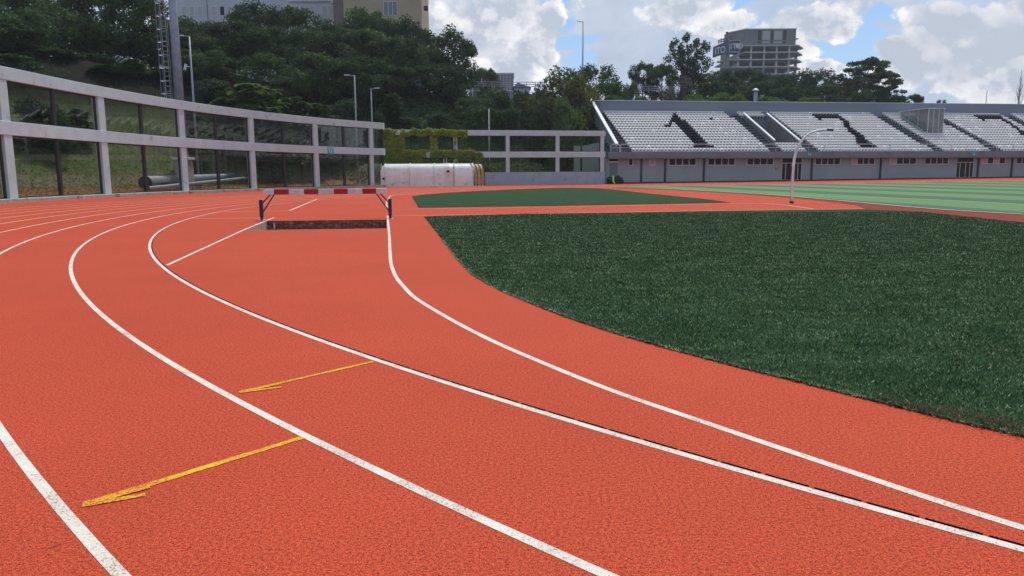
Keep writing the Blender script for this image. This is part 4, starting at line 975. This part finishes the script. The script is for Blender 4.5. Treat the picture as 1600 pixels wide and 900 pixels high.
for k, (kd, lf, sd_) in dict(dark1=('broad', 'leaf_dark', 1), dark2=('broad', 'leaf_dark', 2), dark3=('broad', 'leaf_dark', 3), mid1=('broad', 'leaf_mid', 4), mid2=('broad', 'leaf_mid', 5), light1=('broad', 'leaf_light', 6),
        airy=('airy', 'leaf_dark', 7), umb=('umbrella', 'leaf_dark', 8), shr1=('shrub', 'leaf_mid', 9), shr2=('shrub', 'leaf_dark', 10), shl=('shrub', 'leaf_light', 11), olive=('shrub', 'leaf_olive', 12), sumac=('sumac', 'leaf_mid', 13), sumacl=('sumac', 'leaf_light', 14), flower=('broad', 'leaf_yellow', 15)).items():
    TM[k] = tree_meshes('tree_' + k, kd, lf, sd_)
def tree(px, ytop, depth, wpx, kind, label, group=None, low=None, name=None, zbase=None):
    "px, ytop, wpx describe where the tree stands and how big it is as seen in the photo; converted to metres here"
    p = at(px, ytop, depth); z0 = (H(p.x, p.y) if zbase is None else zbase) - .2; h = max(p.z - z0, 1.0); wd = wpx / 1200 * depth
    base_w = {'broad': 8.6, 'airy': 8.6, 'umbr': 10, 'shr': 10.5}.get('x', 9.0)
    shr = kind in ('shr1', 'shr2', 'shl', 'olive', 'sumac', 'sumacl')
    e = empty(name or ('shrub' if shr else 'tree'), (p.x, p.y, z0), label, 'shrub' if shr else 'tree', group, random.uniform(0, 6.28))
    sx = wd / (11 if shr else 9.2); e.scale = (sx, sx, h / 10.35)
    cm_, tm_ = TM[kind]; link('crown', cm_, e); link('trunk', tm_, e); return e
WOOD = 'trees of the dense wood on the left bank'
LBW = 'dark broadleaf tree within the dense wood on the bank behind the curved facade'
rt_ = random.Random(11)
# wood on the bank, back rows first
def rowtrees(lst, kinds):
    for px, yt, dp, wp in lst: tree(px, yt, dp, wp, rt_.choice(kinds), LBW, WOOD)
rowtrees([(-40, -40, 92, 190), (30, -30, 86, 150), (205, -30, 92, 130), (160, -45, 100, 140), (110, -55, 104, 120)], ['dark1', 'mid2', 'mid1'])
rowtrees([(265, 22, 104, 120), (325, 30, 108, 110), (395, -6, 108, 110), (455, 2, 112, 110), (520, 30, 114, 120), (578, 6, 116, 100), (640, 26, 118, 100)], ['dark1', 'dark2', 'dark3', 'mid1', 'mid2'])
rowtrees([(240, 40, 94, 130), (300, 42, 96, 120), (360, 32, 100, 130), (430, 35, 100, 120), (495, 40, 104, 120), (560, 40, 106, 120), (620, 50, 108, 100), (668, 62, 112, 80)], ['dark1', 'dark2', 'dark3', 'mid1', 'mid2'])
rowtrees([(310, 75, 90, 110), (420, 80, 92, 120), (500, 80, 98, 120), (560, 80, 100, 110), (610, 95, 104, 90), (655, 100, 106, 90)], ['dark1', 'dark2', 'dark3', 'mid1', 'mid2'])
rowtrees([(-30, 20, 78, 160), (10, 5, 80, 130), (40, 60, 80, 90)], ['mid1', 'mid2'])
tree(708, 40, 114, 92, 'dark2', 'dark broadleaf tree at the right end of the dense wood, against the sky')
tree(700, 95, 108, 80, 'dark3', 'lower dark tree just in front of the right end of the dense wood')
tree(205, 90, 82, 60, 'sumacl', 'bright green feathery shrub on the bank above the second facade bay')
tree(400, 118, 80, 120, 'sumacl', 'broad feathery leaved shrub above the middle of the curved facade')
tree(455, 140, 82, 90, 'sumac', 'feathery shrub just right of the broad one above the curved facade')
tree(350, 140, 78, 70, 'sumac', 'feathery shrub left of the broad one above the curved facade')
for px, yt, dp, wp, kd in ((20, 85, 72, 120, 'shr2'), (85, 108, 80, 90, 'shr2'), (140, 112, 84, 80, 'shr2'), (170, 120, 80, 70, 'sumac'), (290, 110, 86, 80, 'sumac'), (330, 120, 84, 70, 'shr2'), (500, 150, 84, 70, 'sumac'), (540, 150, 90, 80, 'shr2'), (120, 165, 66, 60, 'sumac'), (300, 160, 72, 60, 'sumac'), (430, 165, 76, 70, 'sumac')):
    tree(px, yt, dp, wp, kd, 'green shrub on the upper part of the bank behind the curved facade', 'shrubs on the bank behind the curved facade')
tree(250, 105, 84, 60, 'sumac', 'small feathery shrub left of the floodlight mast')
tree(60, 150, 62, 110, 'shr2', 'dark shrub seen through the upper panes of the first facade bay')
tree(610, 140, 98, 50, 'sumac', 'sparse shrub on the shaded bank above the ivy covered wall')
tree(590, 172, 94, 40, 'shr2', 'low dark shrub behind the two lamps at the end of the facade')
SCR = 'shrubs on the bank behind the straight glazed wall'
for px, yt, dp, wp, kd in ((650, 150, 106, 70, 'shr2'), (700, 140, 108, 80, 'shr2'), (735, 150, 104, 70, 'mid1'), (770, 138, 108, 90, 'shr1'), (820, 136, 110, 80, 'shr2'), (760, 165, 100, 60, 'mid2'), (800, 165, 100, 70, 'shr2'), (850, 160, 102, 70, 'shr1'), (690, 175, 98, 60, 'shr2'), (640, 182, 97, 50, 'shr2'), (850, 134, 114, 60, 'shr2')):
    tree(px, yt, dp, wp, kd, 'leafy shrub on the overgrown bank behind the straight glazed wall', SCR, name='shrub')
tree(885, 101, 104, 135, 'flower', 'tall yellow green flowering tree touching the left end of the grandstand', name='flowering_tree')
tree(885, 150, 98, 70, 'shl', 'green shrub below the flowering tree beside the grandstand')
tree(932, 95, 122, 90, 'mid1', 'round green tree behind the corner of the grandstand')
tree(960, 130, 124, 40, 'shr1', 'small green bush just right of the round tree behind the grandstand corner')
tree(762, 102, 150, 50, 'mid2', 'round dark bush on the skyline beside the small glass building', zbase=13)
tree(985, 122, 124, 34, 'light1', 'slim light green tree behind the left part of the grandstand')
tree(1005, 92, 134, 50, 'dark1', 'rounded dark tree left of the airy tall tree')
tree(1035, 95, 130, 60, 'mid2', 'green tree just left of the airy tall tree')
tree(1076, 54, 138, 78, 'airy', 'tall airy tree with sky showing through left of the unfinished tower')
tree(1072, 118, 126, 40, 'olive', 'grey green olive coloured bush behind the grandstand')
tree(1045, 138, 122, 40, 'olive', 'small silvery bush left of the larger grey green one')
BK = 'trees in the belt behind the grandstand'
for px, yt, dp, wp, kd in ((1095, 110, 140, 60, 'dark2'), (1125, 106, 150, 70, 'mid1'), (1160, 102, 150, 80, 'mid2'), (1205, 108, 148, 80, 'dark1'), (1245, 108, 150, 80, 'dark2'), (1285, 104, 148, 70, 'mid1'), (1320, 118, 150, 80, 'dark3'), (1370, 132, 150, 70, 'dark1'), (1110, 125, 130, 60, 'dark3'), (1185, 126, 134, 80, 'dark2'), (1230, 130, 132, 70, 'dark1'), (1280, 128, 134, 80, 'dark3'), (1340, 138, 134, 70, 'dark2'), (1398, 142, 138, 50, 'dark1')):
    tree(px, yt, dp, wp, kd, 'bushy dark green tree in the belt behind the grandstand below the unfinished tower', BK)
tree(1352, 84, 142, 100, 'umb', 'flat topped spreading tree right of the unfinished tower')
tree(1386, 104, 146, 60, 'umb', 'second flat crowned tree on the right edge of the belt')
tree(1430, 145, 140, 34, 'mid2', 'small isolated tree right of the flat topped one', zbase=10)
tree(1471, 154, 140, 20, 'mid1', 'tiny treetop showing above the parapet near the right', zbase=10)
for px, yt, wp in ((1085, 147, 60), (1125, 144, 60), (1150, 146, 50), (960, 148, 50), (1205, 150, 70), (1265, 152, 70), (1000, 150, 50)):
    tree(px, yt, 116, wp, 'shl', 'yellow green climbing shrub along the top of the grandstand parapet', 'climbing shrubs along the parapet', zbase=8.5)
bt = empty('bare_tree', (0, 0, 0), 'bare leafless poplar at the right edge above the parapet', 'tree'); p = at(1592, 158, 130); bt.location = (p.x, 130, p.z - 3)
tb = MB(); tb.tube([(0, 0, 0), (0, 0, 8)], [.12, .02], 5)
for i in range(40): a = random.uniform(0, 6.28); z = random.uniform(1.5, 7); l_ = (8 - z) * .35; tb.tube([(0, 0, z), (.25 * l_ * math.cos(a), .25 * l_ * math.sin(a), z + l_ * .6), (.3 * l_ * math.cos(a), .3 * l_ * math.sin(a), z + l_)], [.03, .02, .01], 4)
tb.build('branches', 'bark', bt)

# ground cover on the bank
pts = []; sz = []
while len(pts) < 36000:
    y = random.uniform(84, 112); x = random.uniform(-20, 12)
    d = bdist(x, y)
    if d < 1.2 or d > 30: continue
    n_ = noise.noise(Vector((x * .45, y * .45, 5)))
    if d < 7 and n_ < .05 and random.random() < .75: continue
    pts.append((x, y, H(x, y) + .1 + random.random() ** 2 * (.9 + 1.1 * max(n_, 0))))
tag(leafobj('bank_growth', pts, .16, 'leaf_mid', nrm=np.array([0, -.5, .8])), 'tangled brambles and creepers over the bank behind the straight glazed wall', 'ground cover', kind='stuff')
pts = []
while len(pts) < 9000:
    y = random.uniform(85, 100); x = random.uniform(-18, 11); d = bdist(x, y)
    if d < .8 or d > 9: continue
    pts.append((x, y, H(x, y) + random.random() * .7))
tag(leafobj('dry_growth', pts, .13, 'dry_leaf', aspect=.25), 'dry brown weeds at the foot of the bank behind the straight glazed wall', 'ground cover', kind='stuff')
pts = []
while len(pts) < 42000:
    y = random.uniform(30, 100); d = random.uniform(1.5, 36); x = -24.5 - d + max(0, (y - 50)) * .25 + random.uniform(0, 6); b_ = bdist(x, y)
    if b_ < 1.5 or b_ > 36 or (b_ < 6 and random.random() < .7): continue
    pts.append((x, y, H(x, y) + random.random() * .3))
tag(leafobj('bank_grass', [q for q in pts if q[2] < 6.5 or random.random() < .25], .12, 'leaf_light', aspect=.3), 'rough grass and weeds over the bank behind the curved facade', 'grass', kind='stuff')

# ------------------------------------------------------------------ buildings behind
# unfinished tower
DP = 345; c0 = at(1152, 115, DP); c1 = at(1262, 115, DP); tw = empty('unfinished_tower', (c0.x, DP, 12), 'unfinished concrete tower with open floors and navy hoardings on the skyline', 'building'); TO = (c0.x, DP, 12)
def zt_(py): return at(1200, py, DP).z
def xt_(px): return at(px, 90, DP).x
slabs = [(70.5, 1148, 1265), (81, 1150, 1264), (92.3, 1139, 1263.5), (103.8, 1141, 1262), (115, 1140, 1262), (126.5, 1140, 1262)]
for py, a, b_ in slabs:
    z = zt_(py); MB().prism([(xt_(a) + (3 if a > 1145 else 0), DP - 1, z), (xt_(b_ - 20), DP - 1, z), (xt_(b_), DP + 8, z), (xt_(b_ - 14), DP + 24, z), (xt_(a), DP + 24, z)], (0, 0, -.55)).build('floor_slab', 'slab_edge', tw, off=TO)
for k in range(len(slabs) - 1):
    z1 = zt_(slabs[k][0]) - .55; z0 = zt_(slabs[k + 1][0])
    for px in (1153, 1173, 1193.5, 1213, 1232.5): x = xt_(px); MB().box(x - .35, x + .35, DP - .4, DP + .3, z0, z1).build('column', 'slab_edge', tw, off=TO)
    x = xt_(1253); MB().box(x - .5, x + .5, DP + 7, DP + 8, z0, z1).build('column', 'raw_concrete', tw, off=TO)
    MB().box(xt_(1153), xt_(1238), DP + 9, DP + 9.4, z0, z1).build('inner_wall', 'black', tw, off=TO)  # black paints in the shade inside the open floors
    MB().box(xt_(1147), xt_(1158), DP + 2, DP + 2.4, z0, z1 - .8).build('partition', 'slab_edge', tw, off=TO)
z0, z1 = zt_(70.5), zt_(46)
MB().prism([(xt_(1146), DP + 8, z0), (xt_(1163), DP, z0), (xt_(1242), DP, z0), (xt_(1243), DP + 16, z0), (xt_(1146), DP + 16, z0)], (0, 0, z1 - z0)).build('top_storey', 'raw_concrete', tw, off=TO)
MB().prism([(xt_(1145), DP + 8, z1), (xt_(1162.5), DP - .3, z1), (xt_(1242.5), DP - .3, z1), (xt_(1243), DP + 16, z1), (xt_(1145), DP + 16, z1)], (0, 0, .4)).build('roof_edge', 'coping_white', tw, off=TO)
for a, b_ in ((1183, 1188), (1203, 1206.5), (1222, 1227)):
    for ya, yb2 in ((47.5, 63), (65, 67.5)): MB().box(xt_(a), xt_(b_), DP - .15, DP - .02, zt_(yb2), zt_(ya)).build('window', 'window_dark', tw, off=TO)
for a, b_ in ((1190, 1201.5), (1208, 1220.5)):
    for ya, yb2 in ((48.5, 62.5), (65, 67.5)): MB().box(xt_(a), xt_(b_), DP - .15, DP - .02, zt_(yb2), zt_(ya)).build('shutter', 'window_pale', tw, off=TO)
MB().box(xt_(1242), xt_(1249), DP + 2, DP + 9, zt_(60), zt_(58.6)).build('ledge', 'slab_edge', tw, off=TO)
MB().box(xt_(1130.5), xt_(1139), DP - 1, DP + 5, zt_(126), zt_(82)).build('stair_shaft', 'raw_concrete', tw, off=TO)
MB().box(xt_(1123.5), xt_(1131), DP + 1, DP + 4, zt_(96), zt_(94)).build('ledge', 'slab_edge', tw, off=TO)
hb = MB().prism([(xt_(1136), DP - 3, zt_(82.2)), (xt_(1152), DP - 3, zt_(82.2)), (xt_(1152), DP - 3, zt_(64.6)), (xt_(1136), DP - 3, zt_(64.6))], (0, .4, 0)).build('hoarding', 'hoarding_navy', tw, off=TO)
hb2 = MB().prism([(xt_(1119) , DP + 6, zt_(86.8)), (xt_(1135.6), DP - 3, zt_(83)), (xt_(1135.6), DP - 3, zt_(64.6)), (xt_(1119), DP + 6, zt_(69.5))], (.2, .4, 0)).build('hoarding', 'hoarding_navy', tw, off=TO)
MB().box(xt_(1136), xt_(1152.3), DP - 3.2, DP - 3.05, zt_(82.6), zt_(82.0)).box(xt_(1136), xt_(1152.3), DP - 3.2, DP - 3.05, zt_(64.9), zt_(64.3)).box(xt_(1135.7), xt_(1136.2), DP - 3.2, DP - 3.05, zt_(82.6), zt_(64.3)).box(xt_(1151.9), xt_(1152.4), DP - 3.2, DP - 3.05, zt_(82.6), zt_(64.3)).build('hoarding_frame', 'window_frame', tw, off=TO)
def text(body, size, loc, rot, mat, parent, off):
    cu = bpy.data.curves.new('lettering', 'FONT'); cu.body = body; cu.size = size; cu.extrude = .02; cu.offset = size * .012
    tmp = bpy.data.objects.new('tmp', cu); COL.objects.link(tmp); dg = bpy.context.evaluated_depsgraph_get(); me = bpy.data.meshes.new_from_object(tmp.evaluated_get(dg))
    bpy.data.objects.remove(tmp); me.materials.clear(); o = link('lettering', me, parent, mat); o.location = Vector(loc) - Vector(off); o.rotation_euler = rot; return o
text('ITO', 3.3, (xt_(1137.3), DP - 3.1, zt_(77.6)), (R(90), 0, 0), 'window_frame', tw, TO)
v_ = (Vector((xt_(1135.6), DP - 3, 0)) - Vector((xt_(1119), DP + 6, 0))); text('ITO', 3.9, (xt_(1121), DP + 4.6, zt_(81.8)), (R(90), 0, math.atan2(v_.y, v_.x)), 'window_frame', tw, TO)
MB().tube([(xt_(1149), DP - 3.15, zt_(73)), (xt_(1149), DP - 3.02, zt_(73))], 1.0, 12).build('emblem', 'window_frame', tw, off=TO)
ff = MB(); 
for px in (1124, 1128, 1132, 1137, 1142): ff.beam((xt_(px), DP + 2, zt_(68)), (xt_(px), DP + 2, zt_(58.5 if px > 1126 else 62)), .3, .3, (0, 1, 0))
ff.beam((xt_(1123), DP + 2, zt_(62)), (xt_(1146), DP + 2, zt_(55)), .3, .4); ff.beam((xt_(1123), DP + 2, zt_(64.5)), (xt_(1146), DP + 2, zt_(60)), .3, .4)
ff.box(xt_(1134.5), xt_(1137.5), DP + 1, DP + 2, zt_(54), zt_(48.5)); ff.build('roof_frame', 'frame_dark', tw, off=TO)

def block(name, px0, px1, ytop, dp, depth, mat, label, zb=12):
    a = at(px0, ytop, dp); b_ = at(px1, ytop, dp); e = empty(name, (a.x, dp, zb), label, 'building'); h = a.z - zb
    MB().box(0, b_.x - a.x, 0, depth, 0, h).build('wall', mat, e); return e, b_.x - a.x, h
e, wd_, h_ = block('white_building', 270, 521, -60, 150, 14, 'building_white', 'white apartment building with small windows behind the dense wood')
def px_w(px, px0): return (px - px0) / 1200 * 150
def zpy(py): return at(400, py, 150).z - 12
for px in (279, 290.5, 303, 323, 336, 347, 488, 498, 510, 360, 372, 384, 396, 408, 420, 432, 444, 456, 470):
    f = MB().box(px_w(px - 1, 270), px_w(px + 7, 270), -.06, -.003, zpy(24.5), zpy(9) - .0).build('window', 'window_frame', e)
    MB().box(px_w(px, 270), px_w(px + 6, 270), -.09, -.062, zpy(23.5), zpy(10)).build('pane', 'window_pale' if px != 336 else 'window_dark', f)
for py in (-25, -45):
    for px in range(280, 515, 14): f = MB().box(px_w(px - 1, 270), px_w(px + 7, 270), -.06, -.003, zpy(py + 14), zpy(py)).build('window', 'window_frame', e)
MB().box(px_w(316.5, 270), px_w(317.3, 270), -.12, -.003, 0, h_).build('downpipe', 'raw_concrete', e); MB().box(px_w(440, 270), px_w(512, 270), -.3, -.003, zpy(3), zpy(2)).build('ledge', 'coping_white', e)
MB().box(px_w(503, 270), px_w(511, 270), -.5, -.003, zpy(6.5), zpy(1)).build('air_conditioner', 'coping_white', e)
e, wd_, h_ = block('beige_building', 518, 657, -60, 140, 12, 'building_beige', 'beige apartment block at the right end of the dense wood')
k_ = 140 / 1200
MB().box(.003, 15 * k_, -.1, -.003, 0, h_).build('brown_bay', 'building_brown', e)
for py in (-30, 2): 
    z = at(600, py, 140).z - 12; f = MB().box((593 - 518) * k_, (614 - 518) * k_, -.08, -.003, z - 2.4, z).build('window', 'window_frame', e)
    for j in range(3): MB().box((594 + j * 6.7 - 518) * k_, (599.6 + j * 6.7 - 518) * k_, -.11, -.082, z - 2.3, z - .1).build('pane', 'curtain_glass', f)
MB().box((656 - 518) * k_ - .3, (659.5 - 518) * k_, -.3, .2, at(600, 17, 140).z - 12, at(600, 10, 140).z - 12).build('air_conditioner', 'frame_dark', e)
e, wd_, h_ = block('low_white_building', -10, 190, 92, 118, 8, 'building_white', 'low white building glimpsed between trunks at the far left', 12.5)
MB().box(-.2, wd_ + .2, -.3, 8.2, h_, h_ + .2).build('roof_edge', 'coping_white', e)
e, wd_, h_ = block('glass_building', 733, 802, 116, 175, 12, 'curtain_glass', 'small glass fronted building on the skyline left of the grandstand', 12)
mg = MB()
for j in range(15): x = wd_ * j / 14; mg.box(x - .07, x + .07, -.12, -.003, 0, h_)
for q in (.33, .66, 1): mg.box(0, wd_, -.10, -.004, h_ * q - .12, h_ * q)
mg.build('facade_grid', 'window_frame', e); MB().box(-.2, wd_ + .2, -.2, 12, h_, h_ + .25).build('roof_edge', 'coping_white', e)
p = at(803, 130, 165); rf = empty('tiled_roof_house', (p.x, 165, 12), 'small dark roofed house beside the glass building', 'building'); k_ = 165 / 1200
MB().box(0, 24 * k_, 0, 6, 0, p.z - 12 - .9).build('wall', 'building_white', rf); MB().prism([(-.3, -.3, p.z - 12 - .9), (24 * k_ + .3, -.3, p.z - 12 - .9), (6 * k_, -.3, p.z - 12 + .1)], (0, 6.6, 0)).build('roof', 'roof_grey', rf)

def guard(a, b_, n, label):
    e = empty('guard_rail', a, label, 'guard rail'); a = Vector(a); d_ = Vector(b_) - a; mb = MB()
    for z in (.35, .65, .95): mb.beam((0, 0, z), tuple(d_ + Vector((0, 0, z))), .05, .09)
    mb.build('rails', 'rail_metal', e)
    for k in range(n + 1): q = d_ * k / n; MB().beam(tuple(q), tuple(q + Vector((0, 0, 1.0))), .1, .1, (0, 1, 0)).build('rail_post', 'rail_metal', e)
a = at(728, 137.5, 122); b_ = at(850, 139, 122); guard(a, b_, 9, 'grey road guard rail along the crest of the bank left of the grandstand')
a = at(940, 142, 130); b_ = at(1060, 146, 124); guard(a, b_, 8, 'grey guard rail half hidden by bushes behind the grandstand')
sn_ = MB().prism([(0, 0, 0), (1.6, 0, -.2), (1.2, 0, 1.1), (.5, 0, 1.0)], (0, .1, 0)).build('panel', 'roof_grey', None); p = at(641, 133, 104); sn_.location = p; tag(sn_, 'small slanted grey slatted panel hidden in the wood above the ivy', 'panel')

S.render.engine = 'CYCLES'
S.cycles.max_bounces = 4; S.cycles.transparent_max_bounces = 10; S.cycles.diffuse_bounces = 2; S.cycles.glossy_bounces = 2; S.cycles.volume_bounces = 0
